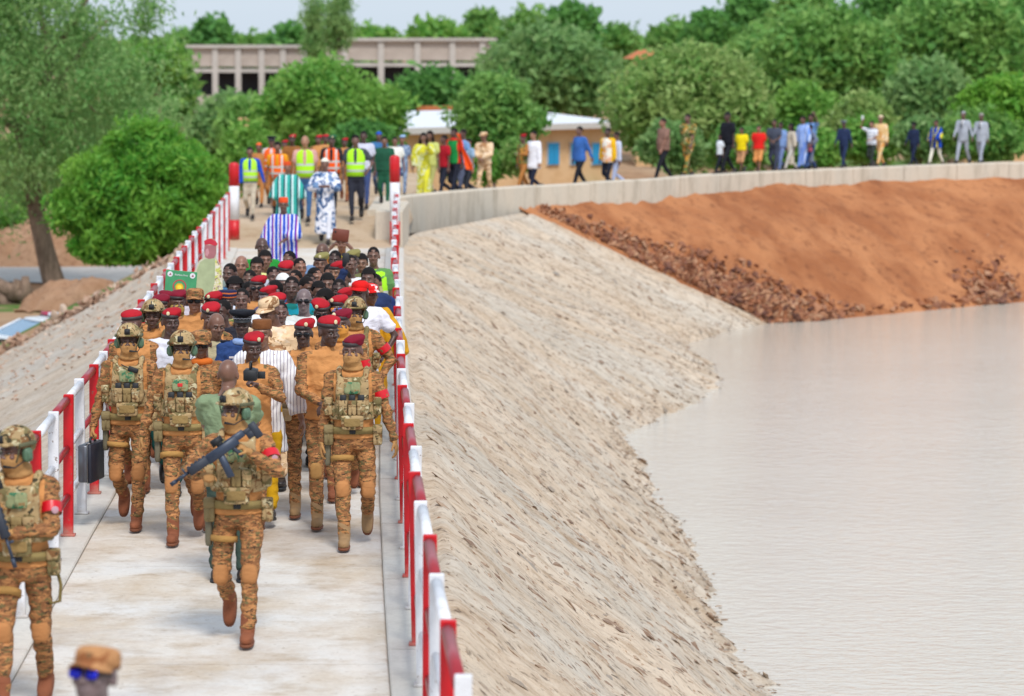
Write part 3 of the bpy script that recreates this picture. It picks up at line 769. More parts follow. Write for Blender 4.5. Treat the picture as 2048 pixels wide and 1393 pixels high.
He = (pL.z+pR.z)/2+2.35
MB().add(*box((Lb/2, 3, He/2), (Lb/2, 3, He/2))).obj('wall', M_ochre, hb, smooth=False)
rb = MB(); V = []
for y, z in ((-.7, He-.02), (6.7, He+.62)):
    for x in (-.6, Lb+.6): V += [(x, y, z), (x, y, z+.08)]
rb.add(V, [(0,2,6,4),(1,5,7,3),(0,1,3,2),(4,6,7,5),(0,4,5,1),(2,3,7,6)]); rb.obj('roof', M_sheet, hb, smooth=False)
MB().add(*box((Lb/2, -.66, He+.02), (Lb/2+.6, .05, .14))).obj('fascia', m_plain((200,196,190), .7, name='pale_fascia'), hb, smooth=False)
rb = MB(); rb.add(*box((Lb*.82, 7.2, He+.78), (Lb*.2, .25, .12))); rb.obj('ridge_tiles', M_tile, hb, smooth=False)
for px_, w_ in ((1104,.42),(1150,.42),(1194,.5),(1222,.5),(850,.45),(905,.45)):
    d_ = ray(px_, 300); t_ = None
    # meet the wall plane
    n_ = Vector((-math.sin(ang), math.cos(ang), 0)); k_ = (Vector((pL.x, pL.y, 0))-Vector((0,0,0))).dot(n_)/(Vector((d_.x, d_.y, 0)).dot(n_)); hit = Vector((d_.x*k_, d_.y*k_, 0)); s_ = (hit-Vector((pL.x, pL.y, 0))).dot(Vector((math.cos(ang), math.sin(ang), 0)))
    zc = atD(0, 308, hit.y).z+2.35
    wdw = MB().add(*bbox_((s_, -.03, zc), (w_+.06, .05, .56), .01)).obj('window', M_bldg, hb, smooth=False)
    MB().add(*box((s_-w_/2-.0, -.10, zc), (w_/2-.012, .03, .5))).obj('shutter', M_blue, wdw, smooth=False)
    MB().add(*box((s_+w_/2+.0, -.10, zc), (w_/2-.012, .03, .5))).obj('shutter', M_blue, wdw, smooth=False)
# small ochre pillar house bit on the left and orange roofs behind trees
p = atD(489, 300, 128); r = empty('gate_pillar', (p.x, 128, gz(p.x, 128))); tag(r, 'narrow ochre gate pillar standing left of the round green tree', 'pillar')
hh = atD(489, 241, 128).z-r.location.z
MB().add(*bbox_((0,0,hh/2), (.17,.17,hh/2), .01)).obj('shaft', M_ochre, r, smooth=False); MB().add(*bbox_((0,0,hh+.05), (.22,.22,.05), .01)).obj('cap', M_ochre, r, smooth=False)
def far_roof(label, x0, x1, y0, y1, D):
    a = atD(x0, y0, D); b = atD(x1, y1, D); g = gz(a.x, D)
    r = empty('far_house', (a.x, D, g)); tag(r, label, 'house'); W = b.x-a.x; h = b.z-g; t = a.z-g
    MB().add(*box((W/2, 4, h/2), (W/2, 3.6, h/2))).obj('wall', M_ochre, r, smooth=False)
    rb = MB(); rb.add([(-.5,0,h),(W+.5,0,h),(W+.5,8,h),(-.5,8,h),(W*.25,4,t),(W*.75,4,t)], [(0,1,5,4),(1,2,5),(2,3,4,5),(3,0,4),(3,2,1,0)]); rb.obj('roof', M_tile, r, smooth=False)
far_roof('orange tiled roof showing over the olive tree', 1274, 1318, 99, 118, 170)
far_roof('orange roofed house glimpsed among the right hand trees', 1935, 2060, 132, 168, 175)
# nearer and middle trees
T = tree
T('grey green tree mass covering the right end of the concrete building', 940,1270,44,250,185,'grey', .28, 170, 150, 1.8, seed=1, lobes=9)
T('dark green tree between the round tree and the dark mango', 780,940,138,270,172,'dark', .30, 150, 55, 1.1, seed=2)
T('mid green tree left of the concrete building', 235,400,75,300,180,'mid', .32, 190, 55, 1.4, seed=3)
T('yellow flowering green tree beside the left end of the concrete building', 270,372,78,170,172,'bright', .26, 80, 50, .9, seed=33)
T('grey green tree under the concrete building columns', 370,530,186,330,160,'grey', .28, 170, 60, 1.1, seed=4)
T('dark tree filling the gap left of the round tree', 440,560,185,330,152,'mid', .26, 110, 60, 1.0, seed=41)
T('big round fresh green tree behind the vested walkers', 496,822,120,345,126,'bright', .17, 210, 230, .95, seed=5, shell=.8, lobes=7)
T('dark round mango tree in front of the low house', 905,1078,138,352,126,'mid', .17, 150, 190, .85, seed=6, shell=.75)
T('large olive green tree right of the low house', 1192,1555,82,352,128,'olive', .18, 260, 220, 1.1, seed=7, shell=.7, lobes=9)
T('dark leafy tree behind the olive tree', 1400,1700,20,300,168,'mid', .3, 300, 60, 1.4, seed=8)
T('tall dark spreading tree right of centre', 1500,1800,-10,270,158,'mid', .25, 190, 150, 1.5, seed=9, lobes=9)
T('shadowy dark tree at the top right', 1740,2080,-40,240,165,'mid', .27, 200, 150, 1.6, seed=10, lobes=9)
T('grey green willowy tree on the right', 1735,1950,108,330,140,'grey', .24, 260, 70, .95, seed=11)
T('fresh green tree low behind the yellow shirt', 1540,1680,158,330,137,'bright', .22, 190, 70, .8, seed=12)
T('olive bushy tree behind the navy officer', 1655,1800,182,345,133,'olive', .2, 160, 70, .75, seed=13)
T('mango tree with glossy bright leaves at the right edge', 1920,2110,140,300,122,'mango', .19, 260, 80, .75, seed=14)
bg_ = 'bushes behind the crest road'
B_ = lambda lb, *a, **k: tree(lb, *a, trunk=True, cat='bush', name='bush', group=bg_, tr=.06, **k)
B_('low pale green bush in front of the low house', 1000,1075,275,360,112,'olive', .14, 70, 60, .4, seed=15)
B_('small fresh bush left of the desert camouflage man', 945,1010,300,362,112,'bright', .13, 50, 60, .35, seed=16)
B_('dense bush behind the grey suited men', 1880,2060,215,330,121,'mid', .17, 190, 70, .6, seed=17)
B_('bush filling behind the striped shirt phone man', 1680,1800,230,335,124,'bright', .16, 110, 70, .55, seed=18)
B_('bush behind the navy police woman', 1790,1900,232,330,122,'grey', .16, 110, 70, .55, seed=19)
B_('low bush behind the camouflage smock man', 1280,1420,240,352,119,'grey', .16, 130, 70, .55, seed=20)
B_('shaded bush behind the tall man in black', 1410,1560,250,348,120,'mid', .16, 130, 70, .55, seed=21)
B_('green bush between the black shirt and beige outfit', 1540,1690,262,345,121,'bright', .16, 120, 70, .5, seed=22)
B_('low bush at the feet of the round green tree', 640,800,235,345,121,'dark', .17, 130, 70, .6, seed=23)
B_('leafy bush left of the green vest man', 430,560,245,380,112,'bright', .16, 150, 70, .6, seed=24)
B_('low dark bush beneath the round mango tree', 880,960,285,365,113,'dark', .14, 60, 60, .4, seed=25)
# big mango bush on the dry side
T('broad bright green mango tree beside the walkway end', 112,486,234,640,90,'mango', .125, 330, 330, .62, seed=26, shell=.8, lobes=12, tr=.2, name='mango_tree', aspect=.3, droop=.5)
# wispy eucalypts behind the building
for i, (x0,x1,yt,yb,D,lb) in enumerate([(590,660,-40,190,205,'left of two wispy tall eucalyptus trees before the concrete building'),(640,720,-60,170,200,'right of two wispy tall eucalyptus trees before the concrete building')]):
    T(lb, x0, x1, yt, yb, D, 'euca', .24, 60, 45, .8, seed=50+i, bark=BARK2, tr=.14, name='eucalyptus_tree', aspect=.2, droop=1.0, shell=.1)
# leaning eucalyptus, left
rs = np.random.RandomState(77); De = 107.0
e = empty('eucalyptus_tree', (atD(118,592,De).x, De, ZG-.1)); tag(e, 'tall leaning eucalyptus with grey trunk and airy crown at the left', 'tree')
L0 = e.location
def W_(px, py, dD=0): q = atD(px, py, De+dD); return np.array((q-L0)[:])
b = MB(); b.add(*tube([W_(122,606),W_(112,580),W_(95,520),W_(76,440),W_(66,380),W_(62,340)], [.56,.40,.34,.30,.28,.27], 16))
limbs = [[(62,345),(45,280),(28,200),(20,110),(40,10),(30,-80)], [(62,345),(82,290),(85,210),(100,120),(80,30),(95,-60)], [(85,210),(130,150),(170,90),(215,40)], [(30,200),(-10,150),(-50,90)], [(90,160),(150,190),(200,230)], [(40,260),(0,240),(-40,230)], [(100,120),(150,40),(190,-30)], [(82,290),(130,260),(180,290)]]
tips = []
for li, l in enumerate(limbs):
    dd = rs.uniform(-2.5, 2.5)
    pts = [W_(x, y, dd*i/len(l)) for i, (x, y) in enumerate(l)]; r0 = .27 if li < 2 else .13
    b.add(*tube(pts, list(np.linspace(r0, .05, len(pts))), 10)); tips += pts[1:]
b.obj('trunk', BARK, e)
CC = []
for _ in range(235):
    x = rs.uniform(-90, 335); y = rs.uniform(-90, 345)
    if y < 70 and x > 235+rs.uniform(-40, 60): continue
    if y > 250 and x > 220-(y-250)*.6: continue
    if y < 10 and x > 130 and rs.rand() < .75: continue
    if x > 150 and y < 130 and rs.rand() < .6: continue
    if 60 < x < 150 and 20 < y < 90 and rs.rand() < .4: continue
    CC.append(W_(x, y, rs.uniform(-4, 4)))
for q in ((300,60),(285,45),(270,25),(300,10),(120,360),(40,380),(20,420),(115,400)): CC.append(W_(q[0], q[1], rs.uniform(-1,1)))
CC = np.array(CC); nl = 260
off = rs.normal(size=(len(CC), nl, 3))*np.array([.36,.36,.42])*rs.uniform(.6,1.5,(len(CC),1,1)); C = (CC[:,None,:]+off).reshape(-1, 3)
leaf_obj(leaves(C, .115, rs, .3, .9), 'crown', LF['euca'], e)
# fallen logs, stump roots and trees at the far left
b = MB(); 
for q in ([(-20,565),(30,585),(60,600),(110,606)], [(25,600),(32,575),(36,560)], [(45,602),(52,580),(50,553)], [(-10,590),(20,612),(60,618)]):
    pts = [at(x, y, ZG+.1) if i == 0 else atD(x, y, 105) for i, (x, y) in enumerate(q)]; pts = [atD(x, y, 105)[:] for x, y in q]
    b.add(*tube(pts, list(np.linspace(.28, .12, len(q))), 9))
tag(b.obj('uprooted_stump', BARK), 'uprooted stump with broken roots left of the leaning trunk', 'stump')
B2 = lambda lb, x0, x1, yt, yb, D, k, sd, **kw: tree(lb, x0, x1, yt, yb, D, k, .14, 60, 50, .45, seed=sd, cat='bush', name='bush', tr=.05, **kw)
B2('scrubby green bush at the left edge behind the stump', -30,60,385,500,125,'bright', 60)
B2('thin brown green sapling left of the leaning trunk', 10,90,330,470,128,'olive', 61)
B2('small bush right of the leaning trunk beyond the lane', 90,180,430,500,128,'bright', 62)
T('distant olive tree seen under the eucalyptus crown', -60,160,250,440,150,'olive', .25, 140, 55, 1.1, seed=63)
T('dark green tree behind the mango tree on the left', 150,330,190,430,140,'dark', .24, 220, 60, 1.1, seed=64)
# earth mounds by the trunk
def mound(px, py, D, w_, h_, lb, sd):
    n = 26; a = np.linspace(-1,1,n); A, Bv = np.meshgrid(a, a, indexing='ij'); c = atD(px, py, D); g = gz(c.x, D)
    Z = np.clip(1-(A**2+Bv**2), 0, 1)**.7*h_*(1+fnoise(A, Bv, 3, sd, 4)*1.6)+fnoise(A, Bv, 9, sd+5, 3)*.25-.1
    tag(grid_mesh(np.stack([A*w_+c.x, Bv*w_*.6+D, g+Z], -1), 'earth_mound', M_spoil), lb, 'mound')
M_spoil = m_earth('pinkish_spoil_earth', (.36,.20,.115,1), (.44,.27,.17,1), (.22,.11,.065,1), .8)
mound(130, 480, 121, 3.2, 1.7, 'pinkish earth heap behind the leaning trunk', 1)
mound(20, 480, 124, 3.8, 1.5, 'brown rooty earth heap at the left edge', 2)
mound(170, 590, 96, 2.0, .8, 'brown earth heap at the foot of the leaning trunk', 3)
# ---------------- police car ----------------
M_car = m_plain((222,226,232), .3, name='white_car_paint'); M_glass = m_plain((120,150,175), .12, name='blue_grey_car_glass'); M_tyre = m_plain((28,28,28), .8, name='black_rubber')
p = at(70, 690, ZG); Dc = 83.0; cpx = atD(78, 629, Dc); car = empty('police_pickup', (cpx.x, Dc, -3.95+.12), math.radians(-145)); tag(car, 'white police vehicle with blue white and red roof light bar below the slope', 'vehicle')
zr = cpx.z-(-3.83)-.12
sc_z = zr/1.62
def prof(pts, w_, nm, mat, ins=0):
    b = MB(); V = []
    for s_ in (-1, 1):
        for x, z, k_ in pts: V.append((x, s_*(w_-k_), z*sc_z))
    n = len(pts); fs = [tuple(range(n))[::-1], tuple(range(n, 2*n))]+[(i, (i+1) % n, n+(i+1) % n, n+i) for i in range(n)]
    b.add(V, fs); return b.obj(nm, mat, car, smooth=False)
prof([(-2.3,.45,0),(-2.35,.95,.03),(-.9,1.0,.02),(-.5,1.02,.02),(1.1,1.03,.02),(2.2,.92,.06),(2.35,.6,.05),(2.3,.35,.0),(-2.2,.35,0)], .88, 'body', M_car)
prof([(-1.5,1.02,.04),(-1.15,1.55,.16),(.15,1.56,.17),(.95,1.02,.06)], .86, 'windows', M_glass)
MB().add(*superq((-.5,0,1.585*sc_z), (.72,.69,.05), .4, .4)).obj('roof', M_car, car)
b = MB(); b.add(*tube([(.2,.7,1.56*sc_z),(1.0,.82,1.03*sc_z)], .035, 6)); b.add(*tube([(.2,-.7,1.56*sc_z),(1.0,-.82,1.03*sc_z)], .035, 6)); b.obj('windscreen_pillar', M_car, car)
lb_ = MB().add(*bbox_((-.45,0,1.67*sc_z), (.13,.62,.03), .01)).obj('light_bar', m_plain((60,60,64), .5, name='dark_plastic'), car)
for y, c in ((.42,(40,90,180)),(0,(225,230,240)),(-.42,(170,50,80))): MB().add(*superq((-.45,y,1.74*sc_z), (.12,.2,.07), .4, .4)).obj('lamp', m_plain(c, .25, name='lamp_lens'), lb_)
for x in (-1.45, 1.45):
    for s_ in (-1, 1):
        wh = MB().add(*tube([(x, s_*.70, .34),(x, s_*.90, .34)], .34, 20)).obj('wheel', M_tyre, car); MB().add(*tube([(x, s_*.89, .34),(x, s_*.915, .34)], .2, 14)).obj('rim', M_cap, wh)
MB().add(*bbox_((1.0,.98,1.1*sc_z), (.08,.1,.07), .02)).obj('mirror', M_car, car)
MB().add(*bbox_((1.0,-.98,1.1*sc_z), (.08,.1,.07), .02)).obj('mirror', M_car, car)
# ---------------- people: shapes ----------------
def remesh(mb, voxel, smooth=2):
    me = mb.mesh('tmp_shape'); o = bpy.data.objects.new('tmp_shape', me); COL.objects.link(o)
    md = o.modifiers.new('r', 'REMESH'); md.mode = 'VOXEL'; md.voxel_size = voxel
    dg = TMPDG.evaluated(o)
    v = np.zeros(len(dg.vertices)*3, np.float32); dg.vertices.foreach_get('co', v); v = v.reshape(-1, 3).astype(float)
    npoly = len(dg.polygons); lt = np.zeros(npoly, np.int32); dg.polygons.foreach_get('loop_total', lt)
    lv = np.zeros(len(dg.loops), np.int32); dg.loops.foreach_get('vertex_index', lv)
    f = lv.reshape(-1, 4) if (lt == 4).all() else None
    if f is None:
        f4 = []; k = 0
        for t in lt: f4.append(tuple(lv[k:k+t])); k += t
        f = f4
    TMPDG.clear(o)
    e = np.array(f) if not isinstance(f, list) else None
    if e is not None and smooth:
        E = np.concatenate([e[:,[0,1]], e[:,[1,2]], e[:,[2,3]], e[:,[3,0]]]); 
        for _ in range(smooth):
            s = np.zeros_like(v); c = np.zeros(len(v))
            for k in range(3):
                s[:,k] = np.bincount(E[:,0], v[E[:,1],k], len(v))+np.bincount(E[:,1], v[E[:,0],k], len(v))
            c = np.bincount(E[:,0], minlength=len(v))+np.bincount(E[:,1], minlength=len(v))
            v = v*.45+s/np.maximum(c, 1)[:,None]*.55
    return v, f
class _T:
    def __init__(s): s.sc = None
    def evaluated(s, o):
        if s.sc is None: s.sc = bpy.data.scenes.new('tmp_shapes')
        COL.objects.unlink(o); s.sc.collection.objects.link(o); vl = s.sc.view_layers[0]; vl.update()
        dg = vl.depsgraph; dg.update(); s.ev = o.evaluated_get(dg); return s.ev.to_mesh()
    def clear(s, o):
        s.ev.to_mesh_clear(); me = o.data; bpy.data.objects.remove(o); bpy.data.meshes.remove(me)
TMPDG = _T()
def normals(v, f):
    f = np.array(f); a = v[f[:,2]]-v[f[:,0]]; b = v[f[:,3]]-v[f[:,1]]; n = np.cross(a, b); out = np.zeros_like(v)
    for k in range(4): 
        for c in range(3): out[:,c] += np.bincount(f[:,k], n[:,c], len(v))
    return out/np.maximum(np.linalg.norm(out, axis=1), 1e-9)[:,None]
def wrinkle(v, f, amp, seed, fs=(1,1,1)):
    rs = np.random.RandomState(seed); n = normals(v, f); d = np.zeros(len(v))
    ph = rs.uniform(0, 6, 3)
    w = v+.03*np.sin(v[:,[1,2,0]]*22+ph)
    for i in range(7):
        k = rs.normal(size=3)*np.array([18,18,34])*np.array(fs)*(1+.25*i); d += np.sin(w@k+rs.uniform(0, 6))/(1+.3*i)
    d = np.sign(d)*np.abs(d/2.2)**1.2
    return v+n*(d*amp)[:,None]
V3 = Vector
def ik(a, c, l1, l2, hint):
    a = V3(a); c = V3(c); d = c-a; L = min(d.length, (l1+l2)*.999); u = d.normalized(); c = a+u*L
    x = (l1*l1-l2*l2+L*L)/(2*L); h = math.sqrt(max(0, l1*l1-x*x)); hh = V3(hint); hh = hh-u*hh.dot(u)
    hh = hh.normalized() if hh.length > 1e-5 else V3((0,0,1))
    return a+u*x+hh*h, c
# arm targets: (wrist target, elbow hint) for the side s (+1 = left hand, seen on the right when facing us)
def arm(kind, s):
    return {
     'down':  ((s*.27, -.02, .84), (s*.35, .9, 0)),
     'fwd':   ((s*.25, -.24, .88), (s*.4, .9, -.2)),
     'back':  ((s*.28, .22, .86), (s*.5, .8, 0)),
     'out':   ((s*.36, -.06, .86), (s*.9, .7, 0)),
     'clasp': ((s*.03, -.27, 1.08), (s*.9, .3, -.5)),
     'chest': ((s*.05, -.26, 1.22), (s*.9, .1, -.8)),
     'mic':   ((s*.075, -.29, 1.345), (s*.95, .1, -.9)),
     'phone': ((s*.13, -.36, 1.50), (s*.6, -.1, -1)),
     'high':  ((s*.26, -.22, 1.78), (s*.7, -.3, -.6)),
     'tablet':((s*.10, -.30, 1.66), (s*.9, -.1, -.8)),
     'cam':   ((s*.10, -.33, 1.44), (s*.35, .1, -1)),
     'hip':   ((s*.24, -.12, 1.02), (s*.9, .6, -.2)),
     'rifA_r':((-.225, -.29, 1.235), (-.9, .2, -.7)),
     'rifA_l':((.10, -.315, 1.405), (.9, .1, -.9)),
     'rifB_l':((-.02, -.25, 1.17), (.9, .2, -.5)),
     'rifB_r':((-.16, -.26, 1.33), (-.9, .2, -.6)),
     'case':  ((-.33, -.05, .86), (-.6, .9, 0)),
    }[kind]
def legs(kind):
    L = {}
    for s in (-1, 1):
        if kind == 'stand': a, pit = (s*.105, .0, .085), 0
        elif kind in ('walkL', 'walkR'):                       # named side is the planted foot, the other is lifted behind
            pl = (s == 1) == (kind == 'walkL')
            a, pit = ((s*.07, -.20, .085), 0) if pl else ((s*.10, .30, .26), 58)
        elif kind in ('strideL', 'strideR'):
            fw = (s == 1) == (kind == 'strideL')
            a, pit = ((s*.09, -.33, .10), -12) if fw else ((s*.09, .33, .17), 35)
        hip = V3((s*.095, 0, .92)); knee, a2 = ik(hip, a, .425, .415, (s*.12, -1, 0))
        L[s] = (hip, knee, a2, pit)
    return L
_bc = {}
def posekey(sp): return (sp['legs'], sp['aL'], sp['aR'], sp.get('lean', 0))
def joints(sp):
    k = posekey(sp)
    if k in _bc: return _bc[k]
    J = {'legs': legs(sp['legs']), 'arms': {}}
    drop = 0 if sp['legs'] == 'stand' else -.025
    for s, kd in ((1, sp['aL']), (-1, sp['aR'])):
        sh = V3((s*.185, .005, 1.435)); t, h = arm(kd, s)
        if kd.startswith('rif') or kd == 'case': pass
        el, wr = ik(sh, t, .285, .265, h); J['arms'][s] = (sh, el, wr)
    _bc[k] = J; return J
def torso_rings(g, waist=0.0, z0=.86, z1=1.52):
    R = [(0,.005,.86,.165,.115),(0,.0,.97,.168,.12),(0,-.005,1.08,.148+waist,.108+waist),(0,-.005,1.18,.152+waist*.8,.112+waist*.9),(0,0,1.30,.172,.122),(0,.003,1.39,.178,.112),(0,.008,1.46,.145,.088),(0,.012,1.50,.08,.066),(0,.012,1.53,.06,.062)]
    return [(a,b,c,d+g,e+g) for a,b,c,d,e in R if z0-.001 <= c <= z1+.02]
def hand_mb(mb, wr, el, s, kind, fr=.0088):
    """palm, four fingers of unequal length and a thumb; kind: relaxed or grip"""
    d = (wr-el).normalized(); ref = V3((-s*.2, -1, 0)) if abs(d.z) > .5 else V3((0, 0, 1))
    side = d.cross(ref).normalized(); pn = side.cross(d).normalized()          # pn = back-of-hand side towards ref
    # side points across the knuckles; make it point to the thumb side (forwards)
    thumb = pn if abs(d.z) > .5 else side*(1 if side.z > 0 else -1)
    across = thumb; palm = d.cross(across).normalized()
    inw = V3((-s, 0, 0)) if abs(d.z) > .5 else V3((0, 1, -.3))
    if palm.dot(inw) < 0: palm = -palm
    c = wr+d*.045; R = Matrix((across, d, palm)).transposed()
    mb.add(*superq(c, (.040, .050, .016), .6, .7, R, 12, 7)); mb.add(*capsule(wr-d*.06, .027, wr+d*.01, .026, 10))
    curl = {'relaxed': (18, 28, 18), 'grip': (62, 80, 45)}[kind]
    for i, ln in enumerate((.068, .078, .072, .056)):
        p = wr+d*(.088-.004*abs(i-1.3))+across*(.029-.0195*i); ang = 0
        for j, fr_ in enumerate((.45, .32, .25)):
            ang += curl[j]+i*3; v = d*math.cos(math.radians(ang))+palm*math.sin(math.radians(ang))
            q = p+v*(ln*fr_); mb.add(*capsule(p, fr*(1-.12*j), q, fr*(.9-.12*j), 8)); p = q
    p = wr+d*.03+across*.030; v = (across*.75+d*.65+palm*.25).normalized(); q = p+v*.04; mb.add(*capsule(p, .012, q, .0105, 8))
    v2 = (across*.2+d*.9+palm*(.5 if kind == 'relaxed' else 1.1)).normalized(); mb.add(*capsule(q, .0105, q+v2*.032, .009, 8))
_hd = {}
def head_arr(vx):
    if vx in _hd: return _hd[vx]
    b = MB()
    b.add(*superq((0,.012,.03), (.077,.098,.092), 1, 1, None, 24, 14)); b.add(*superq((0,-.022,-.045), (.060,.072,.074), 1, 1, None, 20, 12))
    b.add(*superq((0,-.055,-.098), (.030,.028,.024), 1, 1)); b.add(*capsule((0,-.088,.004), .009, (0,-.108,-.026), .0145))
    for s in (-1, 1):
        b.add(*superq((s*.080,.018,-.008), (.011,.021,.033), 1, 1)); b.add(*superq((s*.016,-.098,-.03), (.012,.013,.010), 1, 1))
        b.add(*capsule((s*.012,-.088,.020), .010, (s*.05,-.072,.018), .009)); b.add(*superq((s*.042,-.068,-.028), (.022,.02,.02), 1, 1))
    b.add(*superq((0,-.086,-.060), (.026,.014,.008), 1, 1)); b.add(*superq((0,-.084,-.074), (.023,.014,.0085), 1, 1))
    b.add(*capsule((0,.02,-.07), .054, (0,.03,-.20), .060))
    v, f = remesh(b, vx, 1)
    e = MB(); 
    if vx < .014:
        for s in (-1, 1):
            e.add(*superq((s*.031,-.0825,.000), (.0115,.006,.0048), 1, 1, None, 10, 6), mi=1)
            e.add(*superq((s*.031,-.0885,.000), (.0052,.003,.0050), 1, 1, None, 8, 5), mi=2)
            e.add(*capsule((s*.014,-.094,.022), .0035, (s*.048,-.080,.024), .003, 6), mi=2)
        e.add(*superq((0,-.0975,-.0605), (.021,.006,.0045), 1, 1, None, 10, 6), mi=3); e.add(*superq((0,-.0955,-.0735), (.018,.006,.006), 1, 1, None, 10, 6), mi=3)
    _hd[vx] = (v, f, e); return _hd[vx]
HEADC = V3((0, -.022, 1.66))
def head_matrix(yaw=0, pit=0, tilt=0):
    piv = V3((0, .012, 1.53))
    R = Matrix.Rotation(math.radians(yaw), 4, 'Z') @ Matrix.Rotation(math.radians(pit), 4, 'X') @ Matrix.Rotation(math.radians(tilt), 4, 'Y')
    return Matrix.Translation(piv) @ R @ Matrix.Translation(HEADC-piv)
_bm = {}
LODS = {0: (.0075, .018, .0060, .015), 1: (.0095, .024, .008, .022), 2: (.017, .034, .013, .034)}  # head, body, hand, cloth voxel
def body_mesh(sp, lod, gloves):
    hy = (round(sp.get('yaw', 0)/10)*10, round(sp.get('pit', 0)/5)*5, round(sp.get('tilt', 0)/5)*5)
    key = (posekey(sp), hy, lod, gloves, sp.get('feet', False))
    if key in _bm: return _bm[key]
    J = joints(sp); b = MB(); b.add(*loft(torso_rings(-.018)))
    b.add(*capsule((0,.012,1.46), .062, (0,.012,1.55), .054))
    for s in (-1, 1):
        sh, el, wr = J['arms'][s]; b.add(*capsule(sh, .048, el, .036)); b.add(*capsule(el, .036, wr, .026)); b.add(*capsule((s*.06,.01,1.45), .06, sh, .05))
        hp, kn, an, pt = J['legs'][s]; b.add(*capsule(hp, .070, kn, .046)); b.add(*capsule(kn, .046, an, .034))
        if sp.get('feet'):
            b.add(*foot_sq(an, pt, .8))
    v, f = remesh(b, LODS[lod][1], 1); out = MB(); out.add(v, f)
    hv, hf, he = head_arr(LODS[lod][0]); M = head_matrix(*hy); R3 = np.array(M.to_3x3()); t = np.array(M.translation)
    out.add(hv@R3.T+t, hf)
    if he.n:
        vv = np.concatenate(he.v)@R3.T+t; out.v.append(vv); out.f.extend([tuple(i+out.n for i in q) for q in he.f]); out.m.extend(he.m); out.n += len(vv)
    if not gloves:
        for s in (-1, 1):
            kd = sp['aL'] if s == 1 else sp['aR']; sh, el, wr = J['arms'][s]; hb_ = MB()
            hand_mb(hb_, wr, el, s, 'relaxed' if kd in ('down','fwd','back','out','clasp') else 'grip'); out.add(*remesh(hb_, LODS[lod][2], 0))
    me = out.mesh('body'); _bm[key] = me; return me
def foot_sq(an, pit, k=1.0, boot=0):
    R = Matrix.Rotation(math.radians(pit), 3, 'X'); c = an+R@V3((0, -.055, -.045))
    return superq(c, (.050*k, .135*k, .040*k), .6, .75, R, 16, 8)
_cc = {}
def glove_mesh(sp, s, lod):
    J = joints(sp); kd = sp['aL'] if s == 1 else sp['aR']; key = ('gl', posekey(sp), s, lod)
    if key not in _cc:
        sh, el, wr = J['arms'][s]; b = MB(); hand_mb(b, wr, el, s, 'relaxed' if kd in ('down','fwd','back','out') else 'grip', .0108); _cc[key] = None
        v, f = remesh(b, LODS[lod][2], 0); m = MB(); m.add(v, f); _cc[key] = m.mesh('glove')
    return _cc[key]
def shoe_mesh(sp, s, kind, lod):
    key = ('shoe', sp['legs'], s, kind, lod)
    if key not in _cc:
        hp, kn, an, pt = legs(sp['legs'])[s]; R = Matrix.Rotation(math.radians(pt), 3, 'X'); b = MB()
        u = (kn-an).normalized()
        b.add(*superq(an+R@V3((0,-.065,-.035)), (.050,.125,.042), .75, .8, R, 18, 9)); b.add(*superq(an+R@V3((0,.02,-.03)), (.042,.055,.05), .8, .8, R))
        if kind == 'boot': b.add(*capsule(an+R@V3((0,.0,-.01)), .052, an+u*.11, .056))
        v, f = remesh(b, max(.009, LODS[lod][0]), 1); m = MB(); m.add(v, f, 0)
        m.add(*superq(an+R@V3((0,-.045,-.073)), (.052,.150,.014), .4, .75, R, 18, 6), mi=1)
        _cc[key] = m.mesh('boot' if kind == 'boot' else 'shoe')
    return _cc[key]
def trouser_mesh(sp, lod, w=1.0, short=False):
    key = ('tr', sp['legs'], lod, w, short)
    if key not in _cc:
        L = legs(sp['legs']); b = MB(); b.add(*loft([(0,.005,.84,.15,.12),(0,.005,.90,.178,.132),(0,0,.97,.176,.13),(0,-.004,1.04,.160,.118)]))
        for s in (-1, 1):
            hp, kn, an, pt = L[s]; b.add(*capsule(hp+V3((0,.01,-.02)), .091*w, kn, .068*w)) 
            if short: b.add(*capsule(kn+V3((0,0,.05)), .08*w, kn, .08*w))
            else:
                low = an+(kn-an).normalized()*.05; b.add(*capsule(kn, .068*w, low, .053*w)); b.add(*tube([kn, low, low-(kn-an).normalized()*.025], [.064*w,.057*w,.060*w], 14))
        v, f = remesh(b, LODS[lod][3], 2); v = wrinkle(v, f, .0090 if lod < 2 else .005, 3); m = MB(); m.add(v, f); _cc[key] = m.mesh('trousers')
    return _cc[key]
